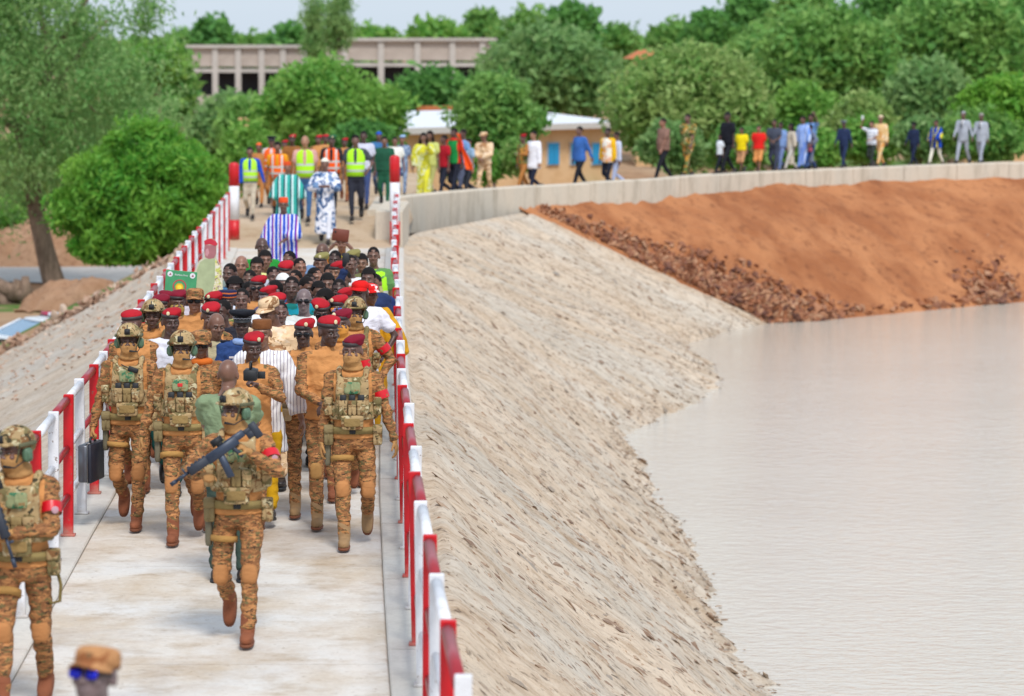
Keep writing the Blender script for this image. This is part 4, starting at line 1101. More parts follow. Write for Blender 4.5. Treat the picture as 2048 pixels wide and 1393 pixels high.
def shirt_mesh(sp, lod, sleeve='long', fat=0.0, hem=.90, collar=False, loose=0.0):
    key = ('sh', posekey(sp), lod, sleeve, fat, hem, collar, loose)
    if key not in _cc:
        J = joints(sp); b = MB(); g = .016+loose
        rings = [(a,b_,c,d,e) for a,b_,c,d,e in torso_rings(g, fat, .9, 1.50)]
        rings = [(0,.002,hem,rings[0][3]+loose*.5+.006,rings[0][4]+loose*.5+.006)]+[r for r in rings if r[2] > hem+.04 and r[2] < 1.51]
        b.add(*loft(rings, 28))
        if collar: b.add(*loft([(0,.012,1.48,.075,.072),(0,.008,1.545,.066,.068)]))
        for s in (-1, 1):
            sh, el, wr = J['arms'][s]; b.add(*capsule((s*.08,.012,1.435), .078, sh, .066+loose*.6))
            if sleeve == 'long': b.add(*capsule(sh, .064+loose, el, .050+loose)); b.add(*capsule(el, .050+loose, wr-(wr-el).normalized()*.02, .040+loose)); 
            elif sleeve == 'short': b.add(*capsule(sh, .068+loose, sh.lerp(el, .62), .062+loose))
            elif sleeve == 'wide': b.add(*tube([sh, sh.lerp(el,.5), el, el.lerp(wr,.75)], [.08,.12,.16,.20], 18))
        v, f = remesh(b, LODS[lod][3], 2); v = wrinkle(v, f, .0105 if lod < 2 else .006, 5); 
        # sleeve faces get slot 1
        fa = np.array(f); cen = v[fa].mean(1); mi = np.zeros(len(fa), int)
        for s in (-1, 1):
            sh, el, wr = [np.array(q) for q in J['arms'][s]]
            def dist(p, a, c):
                ab = c-a; t = np.clip(((p-a)@ab)/(ab@ab), 0, 1); return np.linalg.norm(p-(a+t[:,None]*ab), axis=1)
            dd = np.minimum(dist(cen, sh, el), dist(cen, el, wr)); dt = np.linalg.norm(cen[:,:2]/np.array([.19,.135]), axis=1)
            mi[(dd < .10+loose*2) & ((cen[:,0]*s > .160) | (dt > 1.22) | ((cen[:,0]*s > .07) & (cen[:,2] > 1.475)))] = 1
            far_ = dist(cen, el, wr) < .075+loose*1.5; mi[far_ & (dt > 1.08)] = 1
        m = MB(); m.v = [v]; m.f = [tuple(map(int, q)) for q in f]; m.m = [int(x) for x in mi]; m.n = len(v); _cc[key] = m.mesh('shirt')
    return _cc[key]
def robe_mesh(sp, lod, hem=.25, wide=1.0, sleeve=1.0):
    key = ('robe', posekey(sp), lod, hem, wide, sleeve)
    if key not in _cc:
        J = joints(sp); b = MB(); w = wide
        b.add(*loft([(0,0,hem,.27*w,.20*w),(0,0,(hem+1)/2,.24*w,.18*w),(0,0,1.0,.21*w,.16),(0,-.002,1.2,.20*w,.15),(0,.003,1.38,.20,.132),(0,.01,1.46,.165,.10),(0,.012,1.515,.085,.072)], 30))
        for s in (-1, 1):
            sh, el, wr = J['arms'][s]; b.add(*capsule((s*.08,.012,1.43), .08, sh, .072)); e2 = el.lerp(wr, .8)
            b.add(*tube([sh, sh.lerp(el,.5), el, e2], [.074,.08+.03*sleeve,.07+.08*sleeve,.055+.11*sleeve], 18))
            if sleeve > 1: b.add(*tube([sh+V3((0,0,-.1)), el+V3((s*.05,0,-.18)), el+V3((s*.10,0,-.36))], [.1,.12,.15], 14)) 
        v, f = remesh(b, LODS[lod][3], 2); v = wrinkle(v, f, .011, 8, (1.3,1.3,.25)); m = MB(); m.add(v, f); _cc[key] = m.mesh('robe')
    return _cc[key]
# head gear (head space: origin at head centre, facing -Y)
def shellcap(rx, ry, rz, c, z0, nu=26, nv=12, fz=None):
    v, f = superq(c, (rx, ry, rz), 1, 1, None, nu, nv); v = v.copy()
    lim = z0 if fz is None else z0+fz(v); v[:,2] = np.maximum(v[:,2], lim); return v, f
@memo
def h_hair(kind='short'):
    b = MB()
    k = {'short': 1.0, 'thick': 1.10, 'curly': 1.25}[kind]
    b.add(*shellcap(.079*k, .099*k, .094*k, (0,.018,.034), -.02, fz=lambda v: np.where(v[:,1] < -.03, .085, np.where(v[:,1] < .02, .03, -.03))))
    if kind == 'curly':
        rs = np.random.RandomState(1)
        for i in range(60):
            d = rs.normal(size=3); d /= np.linalg.norm(d); d[2] = abs(d[2]); 
            if d[1] < -.45: d[1] = .3
            b.add(*superq(d*np.array([.095,.11,.11])+np.array([0,.02,.02]), (.025,.025,.025), 1, 1, None, 6, 4))
    return b.mesh('hair')
@memo
def h_beret(side=1):
    b = MB(); R = Matrix.Rotation(math.radians(side*-13), 3, 'Y') @ Matrix.Rotation(math.radians(8), 3, 'X')
    b.add(*superq((side*.016,.012,.098), (.098,.108,.041), .95, 1, R, 26, 12)); b.add(*superq((side*.050,.0,.083), (.050,.075,.040), 1, 1, Matrix.Rotation(math.radians(side*28), 3, 'Y')))
    v, f = remesh(b, .009, 3); v = wrinkle(v, f, .003, 4); m = MB(); m.add(v, f); return m.mesh('beret')
@memo
def h_band():
    b = MB(); ph = np.linspace(-PI, PI, 26, endpoint=False); V = []
    for z, k in ((.052,1.03),(.052,1.07),(.084,1.07),(.084,1.03)):
        V.append(np.stack([.079*k*np.cos(ph), .012+.099*k*np.sin(ph), z+.008*np.sin(ph)], -1))
    n = 26; fs = [(i*n+k, i*n+(k+1) % n, ((i+1) % 4)*n+(k+1) % n, ((i+1) % 4)*n+k) for i in range(4) for k in range(n)]
    b.add(np.concatenate(V), fs); return b.mesh('beret_band')
@memo
def h_badge(): return MB().add(*superq((0,0,0), (.017,.006,.020), 1, 1, None, 14, 8)).mesh('badge')
@memo
def h_badgemark(): 
    b = MB(); b.add(*superq((0,-.006,.0), (.009,.003,.011), 1, 1, None, 10, 6)); return b.mesh('badge_emblem')
@memo
def h_helmet():
    b = MB(); b.add(*shellcap(.112, .132, .118, (0,.016,.045), .0, 30, 16, lambda v: np.where(v[:,1] < -.04, .050, np.where(np.abs(v[:,1]-.01) < .05, .028, -.01))))
    b.add(*superq((0,-.112,.058), (.075,.026,.010), .5, .8, None)); return b.mesh('helmet')
@memo
def h_helmet_mount():
    b = MB(); b.add(*bbox_((0,-.118,.092), (.024,.012,.026), .005)); b.add(*bbox_((0,-.136,.096), (.013,.010,.014), .004)); b.add(*tube([(.0,-.13,.12),(.0,-.10,.15)], .004, 6)); return b.mesh('night_vision_mount')
@memo
def h_helmet_rail(s):
    b = MB(); b.add(*bbox_((s*.112,.01,.052), (.008,.07,.012), .003)); b.add(*capsule((s*.105,-.05,.045), .005, (s*.072,-.055,-.05), .005, 6)); b.add(*capsule((s*.072,-.055,-.05), .005, (0,-.065,-.118), .006, 6)); return b.mesh('helmet_rail')
@memo
def h_earcup(s):
    b = MB(); b.add(*superq((s*.100,.012,-.018), (.026,.036,.046), .6, .8, None, 14, 9)); b.add(*superq((s*.122,.012,-.018), (.010,.022,.03), .6, .8, None, 12, 7)); return b.mesh('ear_defender')
@memo
def h_micboom(): return MB().add(*tube([(.105,-.02,-.05),(.085,-.09,-.085),(.02,-.125,-.075)], [.004,.004,.010], 6)).mesh('boom_microphone')
@memo
def h_mask():
    b = MB(); v, f = superq((0,-.018,-.058), (.074,.094,.092), 1, 1, None, 26, 14); v = v.copy(); v[:,2] = np.minimum(v[:,2], -.016+.012*np.cos(v[:,0]*20)); b.add(v, f)
    b.add(*capsule((0,-.10,-.02), .015, (0,-.112,-.04), .015)); b.add(*superq((0,.012,-.115), (.082,.092,.042), .8, 1)); b.add(*superq((0,.01,-.148), (.094,.094,.032), .8, 1))
    v, f = remesh(b, .009, 2); v = wrinkle(v, f, .003, 7, (.4,.4,3)); m = MB(); m.add(v, f); return m.mesh('face_wrap')
@memo
def h_shades(wide=1.0):
    b = MB()
    for s in (-1, 1):
        b.add(*superq((s*.034,-.100,.0), (.031,.010,.020), .6, .7, Matrix.Rotation(math.radians(s*-14), 3, 'Z'), 14, 8), mi=0)
        b.add(*capsule((s*.062,-.088,.005), .004, (s*.083,.01,.004), .004, 6), mi=1)
    b.add(*capsule((-.01,-.106,.006), .004, (.01,-.106,.006), .004, 6), mi=1); return b.mesh('sunglasses')
@memo
def h_cap(kind='field'):
    b = MB(); h_ = {'field': .125, 'ball': .120}[kind]
    v, f = superq((0,.012,.064), (.090,.108,.058), .55 if kind == 'field' else .9, 1, None, 26, 12); v = v.copy(); v[:,2] = np.maximum(v[:,2], .036); b.add(v, f)
    br = []; n = 14; V = []; 
    for k in range(n):
        a = PI+PI*k/(n-1); x = math.cos(a); y = math.sin(a); V += [(.080*x, .0+.095*y, .052), (.082*x*1.02, -.015+.155*y, .036-.018*abs(x)), (.080*x, .0+.095*y, .044), (.082*x*1.02, -.015+.155*y, .030-.018*abs(x))]
    fs = []
    for k in range(n-1):
        a = k*4; fs += [(a,a+1,a+5,a+4),(a+2,a+6,a+7,a+3),(a+1,a+3,a+7,a+5)]
    b.add(V, fs); return b.mesh('cap_crown')
@memo
def h_tallhat(h=.085, r=.085, top=1.0):
    b = MB(); b.add(*tube([(0,.012,.045),(0,.012,.05),(0,.012,.05+h),(0,.012,.055+h)], [r,r*1.02,r*top,r*top*.9], 26)); v = b.v[0]; v[:,1] = .012+(v[:,1]-.012)*1.18; return b.mesh('brimless_hat')
@memo
def h_skullcap(): return MB().add(*shellcap(.086, .106, .098, (0,.014,.040), .062)).mesh('skull_cap')
@memo
def h_peak(): 
    b = MB(); b.add(*tube([(0,.012,.050),(0,.012,.088)], [.086,.090], 26)); b.add(*tube([(0,.004,.086),(0,.0,.112),(0,-.0,.134),(0,0,.138)], [.093,.128,.122,.08], 28)); return b.mesh('peaked_cap')
@memo
def h_peakvisor():
    b = MB(); V = []; n = 14
    for k in range(n):
        a = PI+PI*k/(n-1); x = math.cos(a); y = math.sin(a); V += [(.084*x, .010+.085*y, .056), (.080*x, -.005+.135*y, .030), (.084*x, .010+.085*y, .050), (.080*x, -.005+.135*y, .025)]
    fs = []
    for k in range(n-1):
        a = k*4; fs += [(a,a+1,a+5,a+4),(a+2,a+6,a+7,a+3),(a+1,a+3,a+7,a+5)]
    return b.add(V, fs).mesh('visor')
@memo
def h_peakbraid():
    b = MB(); 
    for z in (.060,.078): b.add(*tube([(.088*math.cos(a), .012+.092*math.sin(a), z+(.004 if i % 2 else -.004)) for i, a in enumerate(np.linspace(PI*1.08, PI*1.92, 15))], .0035, 6))
    b.add(*superq((0,-.105,.108), (.012,.006,.017), 1, 1, None, 10, 6)); return b.mesh('silver_braid')
@memo
def h_longhair():
    b = MB(); b.add(*shellcap(.086, .108, .100, (0,.022,.036), -.02, fz=lambda v: np.where(v[:,1] < -.02, .08, -.04)))
    for s in (-1, 1): b.add(*tube([(s*.07,.03,.03),(s*.085,.03,-.06),(s*.09,.02,-.2),(s*.085,.0,-.30)], [.03,.035,.04,.02], 9))
    b.add(*tube([(0,.09,.03),(0,.10,-.1),(0,.10,-.30)], [.05,.06,.04], 10)); return b.mesh('long_hair')
# body gear (body space)
def gear(name, fn):
    if name not in _cc: _cc[name] = fn().mesh(name)
    return _cc[name]
GREENP = camo('green_mottled_pouch', lin((140,146,108)), [lin((70,120,88)), lin((150,120,80))], (16,16,16))
def g_carrier():
    b = MB()
    b.add(*superq((0,-.146,1.285), (.142,.034,.170), .35, .45, None, 20, 12)); b.add(*superq((0,.142,1.285), (.142,.032,.180), .35, .45, None, 20, 12))
    b.add(*loft([(0,0,1.09,.205,.160),(0,0,1.12,.210,.165),(0,0,1.22,.206,.160),(0,0,1.24,.196,.15)], 26))
    for s in (-1, 1): b.add(*tube([(s*.105,-.140,1.42),(s*.115,-.08,1.500),(s*.115,.03,1.510),(s*.105,.12,1.45)], [.026,.028,.028,.026], 10))
    v, f = remesh(b, .013, 2); v = wrinkle(v, f, .003, 9); m = MB(); m.add(v, f); return m
def pouch(c, r, flap=True, n='pouch'):
    def fn():
        b = MB(); b.add(*superq(c, r, .3, .35, None, 16, 10))
        if flap: b.add(*superq((c[0], c[1]-.35*r[1], c[2]+r[2]*.62), (r[0]*1.05, r[1]*.9, r[2]*.42), .3, .35, None, 14, 8))
        b.add(*box((c[0], c[1]-r[1]*1.0, c[2]-r[2]*.1), (r[0]*.16, .004, r[2]*.8))); return b
    return gear('%s_%s' % (n, '_'.join('%d' % (x*1000) for x in tuple(c)+tuple(r))), fn)
def g_belt():
    b = MB(); ph = np.linspace(-PI, PI, 30, endpoint=False); V = []
    for z, k in ((.975,1.0),(.970,1.07),(1.025,1.07),(1.03,1.0)): V.append(np.stack([.186*k*np.cos(ph), .142*k*np.sin(ph), np.full(30, z)], -1))
    n = 30; b.add(np.concatenate(V), [(i*n+k, i*n+(k+1) % n, ((i+1) % 4)*n+(k+1) % n, ((i+1) % 4)*n+k) for i in range(4) for k in range(n)]); return b
def g_buckle(): return MB().add(*bbox_((0,-.158,1.0), (.026,.008,.024), .004))
def vest_mb():
    b = MB(); b.add(*loft([(0,0,.93,.196,.148),(0,-.004,1.08,.184,.142),(0,0,1.25,.200,.150),(0,.003,1.38,.208,.145),(0,.008,1.455,.178,.118),(0,.012,1.495,.10,.09)], 30)); return b
def m_hivis(c, open_=True):
    key = ('hv', c)
    if key in _mc: return _mc[key]
    m = NT('hi_vis_fabric'); tc = m.n('TexCoord'); sp = m.n('SeparateXYZ'); m.l(tc.outputs['Object'], sp.inputs[0])
    def band(src, a, b_):
        g1 = m.n('Math', operation='GREATER_THAN'); m.l(src, g1.inputs[0]); g1.inputs[1].default_value = a
        g2 = m.n('Math', operation='LESS_THAN'); m.l(src, g2.inputs[0]); g2.inputs[1].default_value = b_
        mm = m.n('Math', operation='MULTIPLY'); m.l(g1.outputs[0], mm.inputs[0]); m.l(g2.outputs[0], mm.inputs[1]); return mm.outputs[0]
    ab = m.n('Math', operation='ABSOLUTE'); m.l(sp.outputs[0], ab.inputs[0])
    a = m.mix(band(sp.outputs[2], 1.02, 1.065), lin(c), (.55,.58,.58,1)); a = m.mix(band(sp.outputs[2], 1.17, 1.215), a, (.55,.58,.58,1))
    if c[0] > 240 and c[1] < 150: a = m.mix(band(ab.outputs[0], .09, .13), a, (.6,.6,.58,1))
    m.col(a).rough(.7, .3); m.bump(m.noise(m.coord(), 9, 3), .4, .02); _mc[key] = m.mat; return m.mat
def m_stripe(base, cols, freq=14, axis=0, name='striped_cloth', zig=False, width=.5):
    key = ('st', base, cols, freq, axis, width)
    if key in _mc: return _mc[key]
    m = NT(name); v = m.coord(); sp = m.n('SeparateXYZ'); m.l(v, sp.inputs[0]); src = sp.outputs[axis]
    nz = m.noise(m.coord(), 6, 2); ad = m.n('Math', operation='MULTIPLY_ADD'); m.l(nz, ad.inputs[0]); ad.inputs[1].default_value = .02; m.l(src, ad.inputs[2])
    mu = m.n('Math', operation='MULTIPLY'); m.l(ad.outputs[0], mu.inputs[0]); mu.inputs[1].default_value = freq
    fr = m.n('Math', operation='FRACT'); m.l(mu.outputs[0], fr.inputs[0])
    st = [(0, lin(base))]; w_ = width/len(cols)
    for i, c in enumerate(cols): st.append(((1-width)+i*w_, lin(c)))
    a = m.ramp(fr.outputs[0], st, 'CONSTANT'); m.col(a).rough(.8, .2); m.bump(m.noise(m.coord(), 8, 3), .4, .03); _mc[key] = m.mat; return m.mat
def m_pattern(base, c1, c2, s=9, name='printed_cloth'):
    key = ('pt', base, c1, c2, s)
    if key in _mc: return _mc[key]
    m = NT(name); a = m.mix(m.ramp(m.noise(m.coord(), s, 2, .5, 1.0), [(.52, (0,0,0,1)), (.55, (1,1,1,1))]), lin(base), lin(c1))
    v = m.coord(scale=(1.3,1.3,1.3)); ad = m.n('VectorMath', operation='ADD'); m.l(v, ad.inputs[0]); ad.inputs[1].default_value = (5,9,2)
    a = m.mix(m.ramp(m.noise(ad.outputs[0], s, 2, .5, 1.0), [(.57, (0,0,0,1)), (.6, (1,1,1,1))]), a, lin(c2)); m.col(a).rough(.8, .2); _mc[key] = m.mat; return m.mat
SKIN = {'d': (92,66,58), 'm': (122,86,70), 'l': (152,110,86), 'g': (120,102,102)}
M_eye = m_plain((150,140,132), .3, name='eye_white'); M_dark = m_plain((22,17,16), .4, name='dark_eye'); 
BLK = m_plain((20,20,24), .25, name='black_lens'); M_blk = m_plain((32,34,38), .6, name='black_polymer'); M_steel = m_plain((150,150,150), .35, 1.0, name='steel')
M_gold = m_plain((215,185,110), .35, .4, name='gold_badge'); M_badgew = m_plain((225,210,170), .5, name='cream_badge')
TANC = (202,140,84); TAN_W = (180,134,84)
BOOT = m_cloth((140,84,58), 'brown_suede_boot', .8); BOOT_T = m_cloth((160,128,92), 'tan_suede_boot', .8); SOLE = m_plain((120,70,45), .8, name='rubber_sole')
BERETS = {'red': (176,28,40), 'wine': (128,22,44), 'orange': (214,80,50), 'olive': (140,132,80), 'green': (30,90,60), 'bluec': (60,90,150), 'lblue': (150,180,215)}
def person(label, x, y, sp, group=None, h=1.78, z=0.0, D=None, rz=0, foot=False, near=None):
    """x,y: where the top of the head shows in the picture; the distance follows from the height on the level z"""
    if D is None: p = at(x, y, z+h)
    else: p = atD(x, y, D); h = max(1.25, min(1.95, p.z-z))
    loc = V3((p.x, p.y, z)); D = loc.y; lod = 0 if D < 33.6 else (1 if D < 60 else 2)
    if near is not None: lod = near
    hat = sp.get('hat'); hh = {'helmet': 1.825, 'beret': 1.80, 'tall': 1.82, 'peak': 1.82, 'cap': 1.80}.get(hat, 1.785)
    k = h/hh; az = math.degrees(math.atan2(-loc.x, loc.y))*1.0
    r = empty('person', loc, math.radians(rz+az*0), k); tag(r, label, 'person', group)
    kk = (.86, .95, 1.0, 1.1, 1.22)[int(x*7+y*3) % 5]; rgb_ = tuple(int(c*kk) for c in SKIN[sp.get('skin', 'd')]); sk = m_skin(rgb_); lip = m_skin(tuple(int(c*.9+12) for c in rgb_))
    gl = sp.get('gloves', False); J = joints(sp)
    me = body_mesh(sp, lod, gl); link('body', me, r, None, [sk, M_eye, M_dark, lip])
    if gl:
        for s in (-1, 1): link('glove', glove_mesh(sp, s, lod), r, None, [m_cloth(TAN_W)])
    # clothes
    tc = sp.get('trousers'); 
    if tc is not None: link('trousers', trouser_mesh(sp, lod, sp.get('tw', 1.0), sp.get('short', False)), r, None, [tc])
    sh = sp.get('shoe', 'shoe'); sm = sp.get('shoemat', m_plain((40,32,30), .45, name='dark_leather'))
    for s in (-1, 1): link('boot' if sh == 'boot' else 'shoe', shoe_mesh(sp, s, sh, lod), r, None, [sm, SOLE if sh == 'boot' else M_blk])
    if 'robe' in sp:
        hem, wd, slv = sp.get('robeshape', (.25, 1.0, 1.0)); link('robe', robe_mesh(sp, lod, hem, wd, slv), r, None, [sp['robe']])
    else:
        link('jacket' if sp.get('suit') else 'shirt', shirt_mesh(sp, lod, sp.get('sleeve', 'short'), sp.get('fat', 0.0), sp.get('hem', .90), sp.get('collar', False), sp.get('loose', 0.0)), r, None, [sp['shirt'], sp.get('sleevemat', sp['shirt'])])
    if sp.get('suit'):
        link('shirt_front', gear('shirt_front', lambda: MB().add([(-.055,-.085,1.50),(.055,-.085,1.50),(.0,-.155,1.24),(0,-.16,1.42)], [(0,2,3),(3,2,1),(0,3,1)])), r, None, [m_cloth((232,232,236))])
        link('tie', gear('tie', lambda: MB().add(*tube([(0,-.115,1.49),(0,-.158,1.40),(0,-.163,1.25)], [.014,.018,.022], 6))), r, None, [sp.get('tie', M_blk)])
    if 'vest' in sp:
        link('hi_vis_vest', gear('hi_vis_vest', vest_mb), r, None, [m_hivis(sp['vest'])])
        link('vest_opening', gear('vest_opening', lambda: MB().add(*superq((0,-.118,1.33), (.045,.038,.17), .9, .9, Matrix.Rotation(-.05, 3, 'X')))), r, None, [sp['shirt']])
    HM = head_matrix(sp.get('yaw', 0), sp.get('pit', 0), sp.get('tilt', 0))
    # use the same rounding as the body mesh
    HM = head_matrix(round(sp.get('yaw', 0)/10)*10, round(sp.get('pit', 0)/5)*5, round(sp.get('tilt', 0)/5)*5)
    hc = sp.get('hatcol')
    if sp.get('hair') and hat not in ('helmet',): link('hair', h_hair(sp['hair']) if sp['hair'] != 'long' else h_longhair(), r, HM, [m_cloth((24,20,20), 'black_hair')])
    if hat == 'beret':
        b_ = link('beret', h_beret(sp.get('bside', 1)), r, HM, [m_cloth(BERETS[hc or 'red'], 'felt')]); link('beret_band', h_band(), b_, None, [m_plain((58,50,52), .6, name='leather_band')])
        if sp.get('badge', True):
            bx = sp.get('bx', .03); bg2 = link('badge', h_badge(), b_, Matrix.Translation((bx, -.103-.0, .094)), [M_badgew])
    elif hat == 'helmet':
        b_ = link('helmet', h_helmet(), r, HM, [MULTI]); link('night_vision_mount', h_helmet_mount(), b_, None, [M_blk])
        for s in (-1, 1): link('helmet_rail', h_helmet_rail(s), b_, None, [m_plain((92,92,66), .7, name='olive_polymer')]); link('ear_defender', h_earcup(s), b_, None, [m_plain((84,112,88), .5, name='green_polymer')])
        if sp.get('mask'): link('boom_microphone', h_micboom(), b_, None, [M_blk])
    elif hat == 'cap': link('cap', h_cap(sp.get('capkind', 'field')), r, HM, [hc])
    elif hat == 'tall': link('brimless_hat', h_tallhat(*sp.get('hatdim', (.085,.085,1.0))), r, HM, [hc])
    elif hat == 'skull': link('skull_cap', h_skullcap(), r, HM, [hc])
    elif hat == 'peak':
        b_ = link('peaked_cap', h_peak(), r, HM, [hc]); link('visor', h_peakvisor(), b_, None, [M_blk]); link('silver_braid', h_peakbraid(), b_, None, [m_plain((215,215,220), .4, name='silver_braid')])
    if sp.get('mask'): link('face_wrap', h_mask(), r, HM, [m_cloth(sp.get('maskcol', TAN_W))])
    if sp.get('shades'): link('sunglasses', h_shades(), r, HM, [sp.get('lens', BLK), M_blk])
    # kit
    if sp.get('kit'):
        kt = sp['kit']; pc = link('plate_carrier', gear('plate_carrier', g_carrier), r, None, [MULTI])
        for i, xx in enumerate((-.075, 0, .075)):
            q = link('magazine_pouch', pouch((xx,-.195,1.200), (.034,.024,.062)), pc, None, [MULTI if i != 1 or kt == 'b' else m_cloth((150,128,86))])
            if kt != 'c': link('magazine', gear('magazine_%d' % i, lambda: MB().add(*bbox_((xx,-.198,1.275), (.026,.013,.035), .005))), pc, None, [M_blk])
        link('admin_pouch', pouch((0,-.186,1.365), (.068,.018,.050), False), pc, None, [GREENP])
        link('utility_pouch', pouch((0,-.185,1.075), (.092,.034,.060), True), pc, None, [MULTI])
        link('loop_panel', gear('loop_panel', lambda: MB().add(*superq((0,-.222,1.08), (.068,.006,.036), .3, .3))), pc, None, [m_cloth((150,124,78))])
        for s in (-1, 1):
            link('side_pouch', pouch((s*.205,-.05,1.20), (.034,.055,.075)), pc, None, [MULTI])
            link('belt_pouch', pouch((s*.205,-.03,.955), (.040,.055,.085)), r, None, [MULTI if s == 1 else m_cloth((140,124,88))])
            kn = J['legs'][s][1]; link('knee_pad', gear('knee_pad_%s_%d' % (sp['legs'], s), lambda: MB().add(*superq(kn+V3((0,-.045,.0)), (.057,.044,.072), .6, .8))), r, None, [m_cloth((182,126,78), 'tan_knee_fabric')])
        bl = link('belt', gear('belt', g_belt), r, None, [m_cloth((146,128,82))]); link('buckle', gear('buckle', g_buckle), bl, None, [M_blk])
        link('holster', gear('holster', lambda: MB().add(*superq((-.215,-.0,.80), (.026,.05,.11), .4, .5)).add(*bbox_((-.22,-.01,.91), (.014,.03,.03), .006))), r, None, [m_plain((110,104,84), .7, name='grey_tan_polymer')])
        link('thigh_strap', gear('thigh_strap_%s' % sp['legs'], lambda: MB().add(*tube([J['legs'][-1][0].lerp(J['legs'][-1][1], .36), J['legs'][-1][0].lerp(J['legs'][-1][1], .46)], .100, 18))), r, None, [m_cloth((176,134,76))])
        if sp.get('radio'): link('radio', gear('radio', lambda: MB().add(*bbox_((.055,-.195,1.425), (.045,.018,.020), .006, Matrix.Rotation(.35, 3, 'Y'))).add(*tube([(.01,-.195,1.44),(-.05,-.19,1.47)], .005, 6))), pc, None, [M_blk])
        if sp.get('patch'): link('patch', gear('chest_patch', lambda: MB().add(*superq((0,-.206,1.37), (.022,.004,.015), .4, .4))), pc, None, [m_plain((206,40,40), .7, name='red_patch')])
    if sp.get('belt') and not sp.get('kit'):
        link('belt', gear('belt', g_belt), r, None, [m_cloth(sp['belt'])]); link('buckle', gear('buckle', g_buckle), r, None, [M_steel])
    if sp.get('beltpouch'):
        link('belt_pouch', pouch((-.165,-.10,.93), (.060,.045,.055)), r, None, [m_cloth((196,170,130))]); link('holster', gear('holster2', lambda: MB().add(*bbox_((.0+.045,-.165,.98), (.02,.012,.10), .006))), r, None, [m_plain((120,120,112), .5, name='grey_holster')])
    if 'armband' in sp:
        s = sp['armband']; shp, el, wr = J['arms'][s]; a_ = shp.lerp(el, .42); c_ = shp.lerp(el, .66)
        link('armband', gear('armband_%s_%d' % (posekey(sp), s), lambda: MB().add(*tube([a_, a_.lerp(c_, .5), c_], [.067,.0675,.0655], 18, False))), r, None, [m_plain((206,18,34), .35, name='red_armband_fabric')])
        if sp.get('emblem'):
            nrm = V3((s*.45,-.9,0)).normalized(); q = a_.lerp(c_, .5)+nrm*.070
            link('emblem', gear('emblem', lambda: MB().add(*superq((0,0,0), (.024,.024,.004), .3, 1, None, 16, 5))), r, Matrix.Translation(q) @ nrm.to_track_quat('Z', 'Y').to_matrix().to_4x4(), [m_plain((190,150,160), .5, name='pale_badge')])
    if 'scarf' in sp: link('scarf', gear('scarf', lambda: MB().add(*superq((0,-.02,1.50), (.098,.098,.036), .7, 1))), r, None, [sp['scarf']])
    for nm, fn, mt in sp.get('extra', []): link(nm, gear(nm+label[:12].replace(' ', '_'), fn), r, None, [mt])
    return r
def hold(r, name, label, cat, fnparts, M=None):
    """an object of its own carried by the person r, placed where the hands are"""
    bpy_M = Matrix.Translation(r.location) @ Matrix.Rotation(r.rotation_euler.z, 4, 'Z') @ Matrix.Diagonal((r.scale.x,)*3+(1,)) @ (M or Matrix())
    o = empty(name, (0,0,0)); o.matrix_world = bpy_M; tag(o, label, cat)
    for nm, mb, mt in fnparts: mb.obj(nm, mt, o)
    return o
for _k in range(0): pass
# ---------------- people: who stands where ----------------
TAN = m_cloth(TANC, 'orange_tan_knit'); 
C = m_cloth
def U(**k):   # plain combat uniform
    d = dict(shirt=TAN, sleevemat=CAMO, sleeve='long', trousers=CAMO, shoe='boot', shoemat=BOOT, collar=True, aL='down', aR='down', legs='walkL', skin='d', hem=.93)
    d.update(k); return d
def S(**k):   # soldier with armour
    d = U(kit='a', gloves=True, mask=True, hat='helmet'); d.update(k); return d
def B(**k): 
    d = U(hat='beret', collar=True); d.update(k); return d
def CV(shirt, trousers=(40,42,50), **k):
    d = dict(shirt=shirt if not isinstance(shirt, tuple) else C(shirt), trousers=trousers if not isinstance(trousers, tuple) else C(trousers), sleeve='short', aL='down', aR='down', legs='walkL', skin='d', hair='short', loose=.006)
    d.update(k); return d
P_ = person
WF = 'walking soldiers in armour'
# front soldiers
A_ = P_('helmeted soldier in front carrying a slanted dark rifle', 476, 775, S(legs='walkL', aL='rifA_l', aR='rifA_r', yaw=-38, armband=1, emblem=True, kit='c', fat=-.005), h=1.83)
B_s = P_('helmeted soldier at the left edge with rifle pointing down', 40, 848, S(legs='strideR', aL='rifB_l', aR='rifB_r', yaw=-45, pit=5, armband=1, emblem=True, kit='c', fat=-.005), h=1.85)
D_ = P_('helmeted soldier walking with a silver black briefcase', 258, 645, S(legs='walkL', aR='case', aL='down', radio=True, shoemat=BOOT, kit='a'), h=1.83)
E_ = P_('helmeted soldier with red patch on his chest pouch', 364, 659, S(legs='walkR', aR='out', aL='down', patch=True, yaw=-5, kit='b'), h=1.84)
F_ = P_('soldier in wine beret with tan face wrap nearest the right rail', 706, 669, S(hat='beret', hatcol='wine', badge=False, legs='walkR', aL='out', aR='down', yaw=-10, armband=1, shoemat=BOOT_T, kit='b'), h=1.82)
capman = P_('man in camouflage field cap and blue mirrored sunglasses at the bottom edge', 188, 1287, U(hat='cap', hatcol=camo('faded_brown_camouflage', lin((186,136,92)), [lin((150,96,60)), lin((120,90,62))], (9,9,14)), shades=True, lens=m_plain((20,30,200), .12, .3, name='blue_mirror_lens'), yaw=-18, pit=-15, skin='g', legs='stand', shirt=C((66,42,40)), sleevemat=C((66,42,40)), trousers=CAMO), h=1.82)
G_ = P_('bald cameraman in sage green shirt seen from behind', 455, 719, CV((128,146,112), (58,74,66), legs='stand', aL='cam', aR='cam', hair=None, skin='m', fat=.01, loose=.008, yaw=-10), h=1.78, rz=180)
H_ = P_('man in red beret speaking into a handheld microphone', 502, 664, B(aL='mic', aR='down', yaw=18, pit=4, legs='strideL', bside=1, hem=.80, fat=.01), h=1.76)
